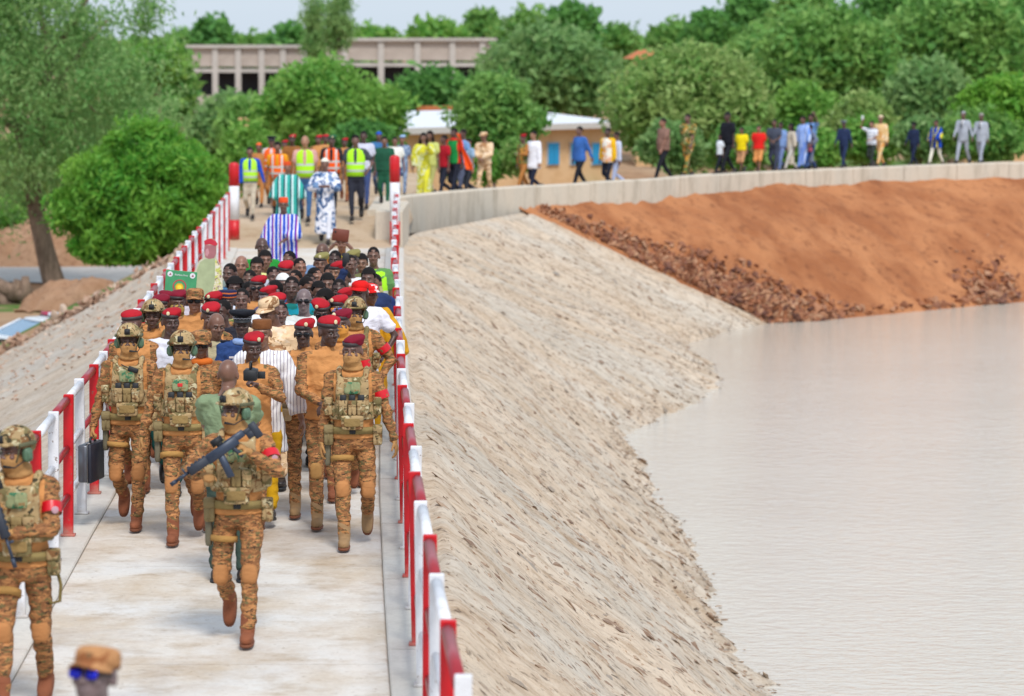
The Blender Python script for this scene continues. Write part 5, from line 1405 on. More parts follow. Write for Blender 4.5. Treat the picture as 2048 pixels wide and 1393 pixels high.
I_ = P_('smiling man in brown hat and white striped robe with yellow trousers', 524, 631, dict(robe=m_stripe((236,236,238), ((150,140,160),), 34, 0, 'white_striped_robe', width=.22), robeshape=(.62, .80, .35), trousers=C((196,150,20)), aL='out', aR='down', legs='strideL', skin='l', hat='tall', hatcol=C((126,78,44)), hatdim=(.07,.086,.98), extra=[('yellow_placket', lambda: MB().add(*superq((-.03,-.130,1.38), (.020,.030,.12), .5, .5)), C((206,150,20)))]), h=1.86)
J_ = P_('tall man in red beret and orange tan shirt leading the group', 652, 632, B(aL='clasp', aR='clasp', yaw=35, legs='walkR', bx=.0, fat=.005, shoemat=BOOT_T, skin='d', extra=[('knee_patch', lambda: MB().add(*superq((-.08,-.19,.50), (.05,.03,.07), .6, .8)), C((186,140,84)))]), h=1.88)
K_ = P_('man in red beret with black sunglasses and grey holster', 607, 637, B(shades=True, aL='down', aR='down', legs='walkR', beltpouch=True, shoemat=BOOT_T, belt=(150,130,100)), h=1.80)
L_ = P_('man in wine beret with tan face wrap behind the tall leader', 682, 618, B(hatcol='wine', mask=True, maskcol=(206,140,62), yaw=5, bx=-.06, armband=1, legs='walkR'), h=1.80)
M_ = P_('helmeted soldier with red armband behind the wine berets', 710, 592, S(mask=True, armband=1, legs='walkL', aL='hip', kit='b'), h=1.84)
Q_ = P_('man in camouflage cap and sunglasses with orange undershirt', 404, 656, U(hat='cap', hatcol=CAMO, shades=True, shirt=CAMO, skin='m', pit=5, yaw=5, collar=False, scarf=C((214,110,40))), h=1.78)
R_ = P_('balding smiling man in khaki safari shirt', 430, 624, CV((172,160,128), (120,110,90), hair=None, skin='m', yaw=15, pit=10, sleeve='long', fat=.02), h=1.74)
P__ = P_('police officer in blue tunic and black peaked cap', 485, 615, dict(shirt=C((44,70,122)), sleeve='long', trousers=C((30,34,50)), aL='down', aR='down', legs='walkL', skin='d', hat='peak', hatcol=C((26,28,36)), fat=.02, hem=.85, scarf=C((150,175,220)), extra=[('name_tag', lambda: MB().add(*bbox_((-.085,-.150,1.36), (.032,.004,.010), .002)), m_plain((200,190,190), .5)), ('shoulder_board', lambda: MB().add(*superq((-.16,0,1.50), (.055,.035,.010), .5, .6)), C((24,28,44))), ('button', lambda: MB().add(*superq((-.02,-.155,1.30), (.008,.005,.008), 1, 1)), M_steel)]), h=1.82)
O_ = P_('broad man in pale desert camouflage cap and jacket', 548, 588, dict(shirt=DESERT, sleeve='long', trousers=DESERT, aL='down', aR='down', legs='walkL', skin='m', hat='cap', hatcol=DESERT, yaw=-35, pit=15, fat=.05, loose=.02), h=1.88)
T_p = P_('man in bright red beret turned away behind the briefcase soldier', 268, 621, B(yaw=-60, badge=False, bside=-1), h=1.76)
U_p = P_('man in red beret and glasses with white sleeve and red armband', 339, 616, dict(shirt=C((222,222,232)), sleeve='long', trousers=C((24,84,80)), aL='down', aR='out', legs='walkL', hat='beret', yaw=20, bx=-.05, skin='d', armband=-1), h=1.78)
S_p = P_('helmeted soldier in the second row on the left', 306, 597, S(legs='walkR', mask=False, yaw=5, kit='b'), h=1.85)
V_p = P_('tall man in brown field cap and dark sunglasses', 390, 573, U(hat='cap', hatcol=CAMO, shades=True, skin='m', yaw=5), h=1.84)
W_p = P_('man in bright red beret just behind the balding man', 416, 604, B(bx=-.05, yaw=15, pit=8), h=1.76)
X_p = P_('man in deep red beret beside the gold badged kepi', 424, 583, B(bx=-.05, yaw=10, skin='m'), h=1.78)
Y_p = P_('man in dark kepi with orange edging and gold badge', 455, 574, dict(shirt=WOOD, sleeve='long', trousers=WOOD, aL='down', aR='down', legs='walkL', skin='d', hat='tall', hatcol=m_stripe((36,36,70), ((190,100,50),), 26, 2, 'banded_kepi_cloth', width=.35), hatdim=(.07,.092,1.06), extra=[]), h=1.82)
Z_p = P_('young man with short hair and white collar beside the police cap', 484, 577, CV((226,228,236), (40,40,50), sleeve='long'), h=1.76)
a1 = P_('man in dull red beret leaning at the far left of the crowd', 317, 589, B(hatcol='wine', badge=False, yaw=30, skin='m'), h=1.76)
a2 = P_('man in round wine beret below the green placard', 336, 582, B(hatcol='wine', badge=False, yaw=150), h=1.77)
a3 = P_('man in wine beret with tan face wrap below the placard corner', 352, 580, B(hatcol='wine', badge=False, mask=True, maskcol=(190,160,90), yaw=20), h=1.78)
a4 = P_('small figure in scarlet cap between placard and brown cap', 371, 561, CV((200,190,200), (60,60,70), hat='skull', hatcol=C((214,36,38)), yaw=20), h=1.72)
# crowd rows behind: (label, x, ytop, spec, h)
rows = [
 ('bald man in grey shirt behind the left rail', 483,511, CV((132,146,140), hair=None, skin='m', fat=.02), 1.78),
 ('round headed man with blue strap behind the kepi man', 461,527, CV((70,120,160), skin='d', yaw=-15, fat=.02), 1.76),
 ('person with curly dark hair and bright blue scarf', 470,556, CV((60,70,90), skin='d', hair='curly', scarf=C((24,84,200))), 1.70),
 ('man in red beret and sunglasses behind the young man', 515,551, B(shades=True, yaw=5, badge=False), 1.78),
 ('grinning young man in white and yellow shirt', 530,501, CV((226,228,150), skin='m', hair='thick', yaw=10), 1.74),
 ('man in vivid green shirt left of the blue robed elder', 523,475, CV((40,146,56), skin='d', hair=None, yaw=10, fat=.02), 1.80),
 ('young man with flat top hair in pale grey shirt', 514,515, CV((176,182,196), skin='m', hair='thick'), 1.74),
 ('grey haired man in tilted pinkish beret', 538,571, B(yaw=-40, badge=False, skin='g'), 1.77),
 ('man in scarlet beret behind the desert camouflage cap', 549,586, CV((226,230,232), hat='beret', hair=None, badge=False, yaw=35), 1.76),
 ('man in red beret looking down among civilians', 568,521, B(badge=False, pit=8, skin='m', yaw=10), 1.77),
 ('man with short hair in front of the blue robed elder', 580,502, CV((90,86,96), skin='m', hair='short', yaw=-20), 1.76),
 ('dark man with orange collar right of the robed elder', 598,516, CV((214,120,50), skin='m', hair='short', yaw=20), 1.74),
 ('man in white skull cap in the crowd', 565,548, CV((36,70,140), hat='skull', hatcol=C((235,235,232)), hair=None, yaw=20), 1.75),
 ('serious man in teal and red sports shirt', 584,553, CV(m_pattern((20,140,160), (200,40,50), (20,110,105), 5), skin='d'), 1.80),
 ('grey headed man left of the white skull cap', 552,561, CV((96,90,120), hair='short', skin='g', yaw=-60), 1.74),
 ('dark haired man turned left behind the teal shirt', 608,552, CV((50,60,80), skin='m', yaw=35, pit=10), 1.75),
 ('man with close cropped hair looking right in mid crowd', 627,535, CV((70,60,70), skin='m', yaw=40), 1.76),
 ('man half hidden with dark hair in mid crowd', 617,548, CV((40,50,60), skin='d', yaw=30), 1.70),
 ('man with thick black hair facing the camera in mid crowd', 655,547, CV((60,76,96), skin='m', hair='thick'), 1.77),
 ('young man with glasses beside the thick haired man', 678,558, CV((150,170,140), skin='d'), 1.74),
 ('soldier in olive beret with gold badge', 641,505, dict(shirt=CAMO, sleeve='long', trousers=CAMO, aL='down', aR='down', legs='walkL', skin='m', hat='beret', hatcol='olive', bx=-.0), 1.80),
 ('man in red beret in front of the yellow shirt photographer', 675,522, B(badge=False, skin='l', yaw=-15), 1.78),
 ('bald head just left of the yellow shirt photographer', 646,486, CV((120,150,190), hair=None, skin='m', yaw=-20), 1.78),
 ('man with grey tinged hair below the yellow shirt', 671,501, CV(m_stripe((230,232,238), ((60,110,170),), 16, 0, 'blue_white_striped_shirt', width=.4), hair='short', yaw=-10), 1.76),
 ('bearded man behind the raised phone', 700,510, CV((230,232,236), hair='short', yaw=15, skin='m'), 1.76),
 ('man in beige beret at the back of the crowd', 704,499, CV((110,110,70), hat='beret', hatcol='olive', badge=False, hair=None), 1.80),
 ('light skinned boy peeking over the raised phone', 723,508, CV((190,180,120), hair='thick', skin='l'), 1.72),
 ('boy in bright green safety vest by the right rail', 747,494, CV((96,140,84), vest=(168,236,40), skin='m'), 1.74),
 ('man holding up a phone over the crowd', 738,536, CV((40,56,96), hair='thick', skin='d', aR='high', sleeve='long', yaw=-10), 1.78),
 ('bald man in sunglasses and white tee in the centre', 608,577, CV((232,236,234), hair=None, skin='g', shades=True), 1.80),
 ('woman with dark hair looking left in the centre', 656,577, CV((20,100,84), hair='thick', skin='m', yaw=-50, pit=10), 1.72),
 ('man in red beret and sunglasses behind the leader', 645,597, B(shades=True, pit=10, bx=-.05, bside=-1), 1.77),
 ('man in red beret with rainbow mirrored sunglasses', 675,590, B(shades=True, lens=m_pattern((220,150,30), (40,120,200), (200,50,40), 30, 'rainbow_lens'), bx=-.05), 1.80),
 ('man in bright red cap and white polo shirt by the rail', 722,557, CV((232,230,240), (224,224,230), hat='cap', capkind='ball', hatcol=C((214,24,22)), hair='short', skin='d', aL='hip', aR='down', yaw=-25, fat=.02, extra=[('wristband', lambda: MB().add(*tube([(.236,-.11,1.05),(.25,-.10,1.10)], [.045,.045], 12)), C((30,130,60))), ('printed_logo', lambda: MB().add(*superq((-.03,-.152,1.32), (.05,.006,.03), .6, .6)), m_pattern((40,120,80), (210,50,70), (230,230,235), 26))]), 1.84),
 ('person in mustard robe and red white cap beside the rail', 738,563, dict(robe=C((208,152,30)), robeshape=(.4,.8,.8), trousers=C((208,152,30)), aL='out', aR='down', legs='walkL', skin='m', hat='cap', capkind='ball', hatcol=m_pattern((214,30,30), (235,235,235), (214,30,30), 14), yaw=30), 1.74),
 ('man with receding hair in navy jacket near the rail', 752,548, CV((36,54,104), sleeve='long', skin='m', yaw=-20), 1.62),
]
for lb, x, y, sp, h in rows: P_(lb, x, y, sp, 'people walking in the crowd', h=h)
extra_rows = [
 (497,563,CV((220,224,236), skin='d', hair='short', yaw=30),'dark face half hidden behind the police cap',1.70),
 (592,540,CV((150,180,220), skin='m', hair='short', yaw=-25),'half hidden man above the serious man in teal',1.72),
 (636,563,CV((226,228,232), skin='m', hair='thick', yaw=20),'half hidden man left of the thick haired man',1.70),
 (690,540,CV((120,170,130), skin='m', hair='short', yaw=-20),'half hidden man below the red beret photographer',1.70),
 (660,528,CV((150,90,60), skin='m', hair='short', yaw=10),'man with orange brown shirt behind the olive beret',1.74),
 (500,540,CV((120,130,120), skin='m', hair='short', yaw=-10),'man with a hand raised to his chin on the left',1.74),
 (545,533,CV((226,226,236), skin='d', hair='short', yaw=20),'man in white shirt below the grinning young man',1.72),
 (690,575,B(badge=False, skin='m', yaw=-20),'red beret glimpsed behind the rainbow sunglasses',1.72),
 (560,603,CV((228,230,232), skin='d', hair='short', yaw=10),'white shirted man behind the desert jacket',1.70),
 (448,600,CV((40,40,50), skin='d', hair='short', yaw=-30),'dark haired man tucked behind the balding man',1.72)]
for x, y, sp, lb, h in extra_rows: P_(lb, x, y, sp, 'people walking in the crowd', h=h)
P_('photographer in yellow shirt holding a tablet above the crowd', 684, 470, CV(m_pattern((222,168,20), (236,110,40), (236,214,60), 9), skin='m', aL='tablet', aR='tablet', hair='short'), 'people walking in the crowd', h=1.74)
TABL = None
# back group on the approach
bk = [
 ('man in lime vest over blue shirt and beige trousers', 500,294, CV((30,80,190), (196,184,164), vest=(180,240,60), sleeve='long', skin='m', legs='walkL', aL='out', aR='down'), 1.80),
 ('man in tan uniform and orange cap behind the lime vest', 518,286, CV((180,120,66), (180,120,66), sleeve='long', hat='skull', hatcol=C((224,96,50))), 1.78),
 ('police officer in black cap behind the orange vest', 543,271, dict(shirt=C((214,200,200)), sleeve='long', trousers=C((180,120,66)), aL='down', aR='down', legs='walkL', hat='peak', hatcol=C((26,28,36)), vest=(240,96,30)), 1.84),
 ('man in orange vest over yellow sleeves', 555,284, CV((230,150,30), (170,110,60), vest=(245,104,24), hair='thick', skin='m'), 1.76),
 ('man in red beret right of the yellow sleeves', 569,280, B(badge=False), 1.76),
 ('man in brown uniform and dark red beret at the back', 584,269, U(hat='beret', shirt=C((150,98,50)), sleevemat=C((150,98,50)), trousers=C((150,98,50)), collar=False), 1.84),
 ('elder in turquoise and white wide robe with orange hat', 575,321, dict(robe=m_stripe((60,170,160), ((20,70,80),(210,240,240)), 7, 0, 'turquoise_striped_robe', width=.5), robeshape=(.12,1.15,.55), trousers=C((40,120,120)), aL='out', aR='out', legs='walkL', skin='m', hat='tall', hatcol=C((226,84,36)), hatdim=(.08,.08,.95)), 1.80),
 ('elder in blue purple striped robe with orange hat', 567,392, dict(robe=m_stripe((36,80,190), ((236,236,240),(40,70,190),(150,50,140),(236,236,240)), 7.5, 0, 'blue_striped_robe', width=.62), robeshape=(.12,1.1,.5), trousers=C((30,60,160)), aL='clasp', aR='out', legs='walkL', skin='m', hat='tall', hatcol=C((224,80,40)), hatdim=(.08,.08,.95)), 1.80),
 ('man in white and navy patterned robe with white cap', 650,317, dict(robe=m_pattern((226,228,238), (50,84,130), (110,140,180), 5.5, 'white_navy_print'), robeshape=(.22,.86,.5), trousers=C((226,228,238)), aL='chest', aR='chest', legs='walkL', skin='m', hat='skull', hatcol=C((236,230,214))), 1.80),
 ('bald man in lime vest and blue jeans', 610,271, CV((210,160,150), (66,104,150), vest=(176,240,40), skin='l', hair=None, legs='walkL'), 1.84),
 ('first red beret behind the orange vested man', 637,270, B(badge=False), 1.84),
 ('second red beret behind the orange vested man', 650,269, B(badge=False, yaw=20), 1.86),
 ('man in green beret and orange vest with dark face', 663,270, CV((44,40,44), (36,36,42), vest=(244,90,20), hat='beret', hatcol='green', hair=None), 1.84),
 ('third red beret left of the tall lime vest man', 689,276, B(badge=False), 1.82),
 ('tall man in lime vest and black trousers', 711,264, CV((70,76,84), (44,46,58), vest=(176,244,40), hair='short', legs='walkR', aL='hip'), 1.88),
 ('man in white shirt behind the tall lime vest', 727,262, CV((206,208,226), (60,76,120), hair='short'), 1.80),
 ('person in cap of royal blue behind the green suit', 758,264, CV((60,110,160), (60,80,110), hat='skull', hatcol=C((30,80,190))), 1.78),
 ('man in dark green suit before the parapet block', 769,273, CV((32,84,62), (34,90,66), sleeve='long', hair='short', skin='m'), 1.80),
 ('man in white shirt and navy trousers behind the bollard', 790,274, CV((232,232,224), (40,60,110), hair='short', skin='m'), 1.78),
 ('person in pale blue beret and blue camouflage', 804,270, dict(shirt=BLUEC, sleeve='short', trousers=BLUEC, aL='down', aR='down', legs='walkL', skin='m', hat='beret', hatcol='lblue', badge=False), 1.80),
]
Dk = {0:72.2, 1:76, 2:76, 3:72.6, 4:78, 5:77, 6:69.6, 8:69.2, 9:71.5, 10:79, 11:80, 12:73.5, 13:79, 14:71.8, 15:75, 16:82, 17:76, 18:80, 19:82}
for i, (lb, x, y, sp, h) in enumerate(bk):
    D = Dk.get(i)
    if D: P_(lb, x, y, sp, 'people following on the approach', z=az(D)+.01, D=D)
    else: P_(lb, x, y, sp, 'people following on the approach', h=h)
# line of people on the crest road
WL = dict(legs='strideL', aL='fwd', aR='back')
def W(**k): d = dict(WL); d.update(k); return d
cr = [
 ('woman in yellow dress with long dark hair', 847,266, dict(robe=m_pattern((214,210,60), (230,236,190), (170,170,40), 6), robeshape=(.15,.72,.4), trousers=C((214,210,60)), aL='phone', aR='down', legs='strideL', skin='m', hair='long'), -10),
 ('long haired person behind the yellow dress', 860,262, CV((200,206,120), (190,190,120), hair='long', skin='m'), -30),
 ('man in red shirt behind the green jersey', 889,270, CV((170,24,40), (40,44,60), hair='short'), -60),
 ('fan in red and green jersey with an orange flag', 909,246, CV(m_stripe((30,140,70), ((30,140,70),), 1, 2), (36,40,56), sleevemat=C((220,50,40)), scarf=C((220,50,40)), hair='short'), -40),
 ('man in light blue shirt next to the orange flag', 927,258, CV((120,160,214), (96,104,130), hair='short'), -60),
 ('person with orange brown head behind the blue shirt', 938,277, CV((150,180,210), (50,54,64), hair='short', skin='l'), -60),
 ('man in desert camouflage with folded arms', 969,263, dict(shirt=DESERT, sleeve='long', trousers=DESERT, aL='clasp', aR='clasp', legs='strideR', skin='m', hat='cap', hatcol=DESERT, yaw=-30, loose=.02), -20),
 ('man in red beret and green camouflage smock', 1047,268, dict(shirt=WOOD, sleevemat=C((170,114,60)), sleeve='long', trousers=C((172,116,62)), aL='chest', aR='down', legs='strideL', hat='beret', badge=False, skin='d'), -50),
 ('person in white coat and dark trousers', 1068,262, CV((236,236,246), (38,42,62), sleeve='long', hem=.72, hair='short', skin='l', loose=.02), -50),
 ('man in blue shirt walking alone before the house', 1160,253, CV((58,104,178), (30,32,42), sleeve='long', hair='short', aR='down', aL='back', legs='strideL', hem=.82), -50),
 ('man in white orange and yellow printed shirt', 1216,256, CV(m_pattern((238,232,220), (236,160,50), (222,170,150), 6), (32,36,50), sleevemat=C((232,180,30)), sleeve='long', hair='short', hem=.80), -35),
 ('person in pale blue with black bag behind the printed shirt', 1234,264, CV((206,212,236), (180,192,226), sleeve='long', skin='m'), -70),
 ('man in brown shirt and black trousers in the line', 1327,230, W(shirt=C((136,104,92)), sleeve='short', trousers=C((30,32,40)), hair='short', skin='m', fat=.03, loose=.02), -60),
 ('man in colourful camouflage smock suit', 1376,224, W(shirt=WOOD, sleeve='short', trousers=WOOD, skin='d', hair='short', loose=.025), -35),
 ('child in white shirt behind the tall black dressed man', 1441,268, CV((226,232,240), (30,34,48), hair='short', legs='strideL'), -60),
 ('tall man dressed all in black with cap', 1456,216, CV((22,24,34), (26,28,36), hat='skull', hatcol=C((22,24,30)), hair=None, fat=.02, legs='strideL', loose=.02), -50),
 ('child in bright yellow football shirt', 1484,254, CV((240,216,20), (200,150,110), short=True, tw=1.1, hair='short', skin='m', loose=.02), -40),
 ('child in bright red football shirt', 1518,251, CV((226,34,32), (220,150,90), short=True, tw=1.1, hair='short', skin='m', loose=.02), -20),
 ('man in dark grey waistcoat with clasped hands', 1549,239, CV((66,72,88), (58,64,84), aL='clasp', aR='clasp', hair='short', skin='m'), -15),
 ('person in pale blue behind the dark waistcoat', 1562,244, CV((130,160,214), (120,140,190), hair='short', sleeve='long'), -40),
 ('person in beige outfit with long dark hair', 1582,247, dict(robe=C((196,186,170)), robeshape=(.3,.62,.2), trousers=C((190,186,180)), aL='down', aR='down', legs='strideL', hair='long', skin='d'), -60),
 ('man in light blue striped robe in the line', 1607,232, dict(robe=m_stripe((110,150,226), ((190,206,240),), 12, 0, 'pale_blue_stripe', width=.4), robeshape=(.2,.7,.2), trousers=C((110,140,210)), aL='down', aR='down', legs='strideL', hair='short', skin='m'), -50),
 ('person raising an arm behind the light blue robe', 1623,228, CV((120,160,214), (80,100,130), aL='high', aR='down', skin='m'), -40),
 ('woman in grey top with pink bag and blue skirt', 1621,250, dict(robe=C((110,118,140)), robeshape=(.35,.62,.2), trousers=C((40,64,110)), aL='hip', aR='down', legs='strideL', hair='thick', skin='m'), -60),
 ('police officer in navy tunic with white gloves', 1688,240, dict(shirt=C((36,50,84)), sleeve='long', trousers=C((36,50,84)), aL='out', aR='fwd', legs='strideL', hat='peak', hatcol=C((110,116,130)), skin='d', gloves=False, fat=.02), -30),
 ('man in white striped tee filming with a raised phone', 1744,242, CV(m_stripe((230,232,238), ((150,160,180),), 8, 2, 'white_grey_stripe', width=.3), (52,60,56), aR='high', aL='clasp', hair='short', skin='m'), -35),
 ('person in yellow patterned suit and head wrap', 1762,231, dict(shirt=m_pattern((224,186,130), (214,150,80), (236,214,180), 7), sleeve='long', trousers=m_pattern((224,186,130), (214,150,80), (236,214,180), 7), aL='down', aR='down', legs='strideL', hat='skull', hatcol=C((214,190,160)), skin='m', loose=.02), -40),
 ('police woman in navy tunic and black cap', 1828,243, dict(shirt=C((30,42,72)), sleeve='long', trousers=C((28,38,66)), aL='down', aR='fwd', legs='strideL', hat='peak', hatcol=C((20,22,30)), hair='curly', skin='d'), -40),
 ('man in blue and yellow wide smock with white trousers', 1873,240, dict(robe=m_stripe((30,70,170), ((226,214,50),(24,40,90)), 5, 0, 'blue_yellow_smock', width=.45), robeshape=(.72,.92,.9), trousers=C((228,224,210)), aL='clasp', aR='down', legs='strideR', hair='short', skin='m'), -40),
 ('first man in pale grey suit and grey cap', 1927,223, dict(shirt=C((166,172,184)), sleeve='long', trousers=C((162,168,182)), suit=True, hem=.80, aL='out', aR='fwd', legs='strideR', hat='skull', hatcol=C((150,150,154)), skin='d', fat=.01), -30),
 ('second man in pale grey suit at the right end of the line', 1963,227, dict(shirt=C((166,172,184)), sleeve='long', trousers=C((162,168,182)), suit=True, hem=.80, aL='down', aR='fwd', legs='strideL', hat='skull', hatcol=C((150,146,140)), skin='d', fat=.01), -30),
]
crest = {}
for i, (lb, x, y, sp, rz) in enumerate(cr):
    s_ = min(np.linspace(0, OT[-1], 500), key=lambda s: abs(1024+F*on(s, 1.3).x/on(s, 1.3).y-x)); off = 1.0+(i*7 % 5)*.28
    p = on(s_, off); z = crest_z(p.x)+.02
    if 'hair' not in sp: sp['hair'] = None
    crest[x] = P_(lb, x, y, sp, 'people strolling along the crest road', z=z, D=p.y, rz=rz)
# ---------------- things that people hold ----------------
GUN = m_plain((52,62,80), .45, .2, 'blue_black_gunmetal'); GUNP = m_plain((44,50,62), .6, name='dark_polymer')
def rifle_parts():
    P = []
    b = MB(); b.add(*bbox_((.12,0,0), (.16,.020,.030), .006)); b.add(*bbox_((-.02,0,.012), (.10,.018,.022), .006)); P.append(('receiver', b, GUN))
    b = MB(); b.add(*bbox_((.37,0,.004), (.10,.024,.027), .007)); 
    for i in range(5): b.add(*bbox_((.29+i*.04,0,.034), (.012,.012,.005), .002))
    P.append(('handguard', b, GUNP))
    b = MB(); b.add(*tube([(.46,0,.006),(.62,0,.006)], .010, 10)); b.add(*tube([(.60,0,.006),(.66,0,.006)], .014, 10)); b.add(*bbox_((.50,0,.028), (.008,.006,.018), .002)); P.append(('barrel', b, GUN))
    b = MB(); b.add(*bbox_((-.14,0,.008), (.06,.013,.014), .004)); b.add(*bbox_((-.215,0,-.018), (.035,.019,.052), .008)); b.add(*bbox_((-.165,0,-.022), (.04,.016,.022), .006)); P.append(('stock', b, GUNP))
    R = Matrix.Rotation(math.radians(-14), 3, 'Y'); b = MB(); b.add(*bbox_((.175,0,-.095), (.032,.013,.075), .006, R)); P.append(('magazine', b, GUN))
    R = Matrix.Rotation(math.radians(20), 3, 'Y'); b = MB(); b.add(*bbox_((.02,0,-.062), (.018,.015,.045), .006, R)); b.add(*tube([(.04,0,-.03),(.06,0,-.058),(.10,0,-.055),(.115,0,-.028)], .004, 6)); P.append(('pistol_grip', b, GUNP))
    b = MB(); b.add(*tube([(.06,0,.062),(.17,0,.062)], [.020,.024], 12)); b.add(*bbox_((.11,0,.042), (.03,.012,.012), .003)); P.append(('optic_sight', b, M_blk))
    return P
def along(p0, p1, upv=(0,0,1)):
    p0 = V3(p0); p1 = V3(p1); x = (p1-p0).normalized(); z = V3(upv)-x*V3(upv).dot(x); z.normalize(); y = z.cross(x)
    R = Matrix((x, y, z)).transposed().to_4x4(); return Matrix.Translation(p0) @ R, (p1-p0).length
M_, L__ = along((.17,-.36,1.565), (-.445,-.44,1.135), (-.55,0,1)); hold(A_, 'rifle', 'dark blue grey rifle held slantwise by the front soldier', 'rifle', rifle_parts(), M_ @ Matrix.Translation((.19,0,.03)) @ Matrix.Diagonal((.80,1.2,1.15,1)))
M_, L__ = along((-.19,-.33,1.62), (.01,-.38,.98), (1,0,.3)); hold(B_s, 'rifle', 'dark rifle hanging muzzle down at the left edge soldier', 'rifle', rifle_parts(), M_ @ Matrix.Translation((.02,0,0)))
hold(B_s, 'rifle_sling', 'khaki sling loop dangling beside the left edge soldier', 'strap', [('webbing', MB().add(*tube([(.12,.1,1.05),(.20,.05,.95),(.24,.02,.80),(.235,.0,.70),(.18,.0,.685),(.12,.05,.76),(.10,.1,.85)], .011, 8)), m_cloth((120,104,60)))])
cs = Matrix.Translation((-.345,-.06,.60)) @ Matrix.Rotation(math.radians(-9), 4, 'Z')
hold(D_, 'briefcase', 'silver grey hard briefcase with black edges held by a soldier', 'briefcase', [
 ('shell', MB().add(*bbox_((-.012,0,0), (.045,.20,.165), .012)), m_plain((96,100,108), .3, .5, 'brushed_dark_silver')), ('lid', MB().add(*bbox_((.05,0,0), (.016,.205,.17), .008)), m_plain((34,38,52), .5, name='black_lid')),
 ('frame_edge', MB().add(*bbox_((.031,0,0), (.003,.208,.172), .002)), M_steel), ('handle', MB().add(*tube([(.02,-.07,.165),(.02,-.07,.205),(.02,0,.222),(.02,.07,.205),(.02,.07,.165)], .011, 8)), M_blk),
 ('latch', MB().add(*bbox_((.02,-.13,.172), (.02,.018,.006), .002)), M_steel), ('latch', MB().add(*bbox_((.02,.13,.172), (.02,.018,.006), .002)), M_steel)], cs)
hm = Matrix.Translation((.035,-.335,1.36)) @ Matrix.Rotation(math.radians(6), 4, 'X')
hold(H_, 'microphone', 'black handheld microphone with silver grille held at the chin', 'microphone', [('grip', MB().add(*tube([(0,0,-.12),(0,0,.055)], [.015,.021], 12)), m_plain((52,62,84), .4)), ('grille', MB().add(*superq((0,0,.085), (.030,.030,.034), 1, 1)), m_plain((190,190,205), .3, .7, 'silver_mesh')), ('flag_cube', MB().add(*bbox_((-.075,.0,-.01), (.032,.02,.018), .005)), m_plain((206,160,30), .5))])
hold(G_, 'video_camera', 'black video camera in the hands of the bald cameraman', 'camera', [('camera_body', MB().add(*bbox_((-.02,-.42,1.56), (.055,.09,.045), .01)), M_blk), ('lens', MB().add(*tube([(-.02,-.50,1.56),(-.02,-.60,1.56)], [.035,.042], 16)), M_blk), ('top_handle', MB().add(*tube([(-.02,-.36,1.60),(-.02,-.36,1.66),(-.02,-.47,1.66),(-.02,-.47,1.60)], .009, 8)), M_blk), ('side_screen', MB().add(*bbox_((-.11,-.38,1.56), (.03,.006,.03), .003)), M_blk)], Matrix.Translation((-.13,0,.06)))
byl = {o['label']: o for o in COL.objects if 'label' in o.keys()}
pt = byl['photographer in yellow shirt holding a tablet above the crowd']
hold(pt, 'tablet', 'tablet in brown case held up over the crowd', 'tablet', [('case', MB().add(*bbox_((0,-.36,1.80), (.115,.010,.085), .006, Matrix.Rotation(.12, 3, 'Y'))), m_plain((112,52,36), .6, name='brown_leather')), ('camera_lens', MB().add(*superq((-.07,-.375,1.85), (.014,.006,.014), 1, 1)), M_blk)])
pt = byl['man holding up a phone over the crowd']; jj = joints(dict(legs='walkL', aL='down', aR='high'))['arms'][-1][2]
hold(pt, 'phone', 'black phone held up near the right rail', 'phone', [('phone_body', MB().add(*bbox_((jj.x+.01,jj.y-.03,jj.z+.11), (.040,.006,.078), .005)), M_blk)])
pt = byl['man in white striped tee filming with a raised phone']
hold(pt, 'phone', 'white phone held high above the striped tee man', 'phone', [('phone_body', MB().add(*bbox_((jj.x,jj.y-.03,jj.z+.11), (.045,.008,.085), .005)), m_plain((230,232,236), .4))])
pt = byl['fan in red and green jersey with an orange flag']
def flag():
    P = np.zeros((10, 22, 3))
    for i in range(10):
        for j in range(22):
            u = i/9; v = j/21; P[i,j] = (.05+.10*u+v*.28+.05*math.sin(v*5+u*4), -.26+.05*math.sin(u*9+v*4), 1.66-v*.88-.04*u)
    idx = np.arange(220).reshape(10, 22); return MB().add(P.reshape(-1,3), [tuple(x) for x in np.stack([idx[:-1,:-1], idx[1:,:-1], idx[1:,1:], idx[:-1,1:]], -1).reshape(-1,4)])
hold(pt, 'flag', 'vivid orange flag draped from the jersey fan', 'flag', [('flag_cloth', flag(), m_plain((240,92,24), .8, name='orange_flag_cloth'))], Matrix.Rotation(math.radians(40), 4, 'Z'))
pt = byl['woman in grey top with pink bag and blue skirt']
hold(pt, 'handbag', 'small pink handbag carried by the grey top woman', 'bag', [('bag_body', MB().add(*superq((.22,-.16,.84), (.10,.05,.08), .5, .6)), m_plain((170,80,100), .5)), ('bag_strap', MB().add(*tube([(.14,-.16,.9),(.18,-.14,1.04),(.26,-.14,1.04),(.30,-.16,.9)], .01, 6)), m_plain((150,70,90), .5))])
pt = byl['boy in bright green safety vest by the right rail']
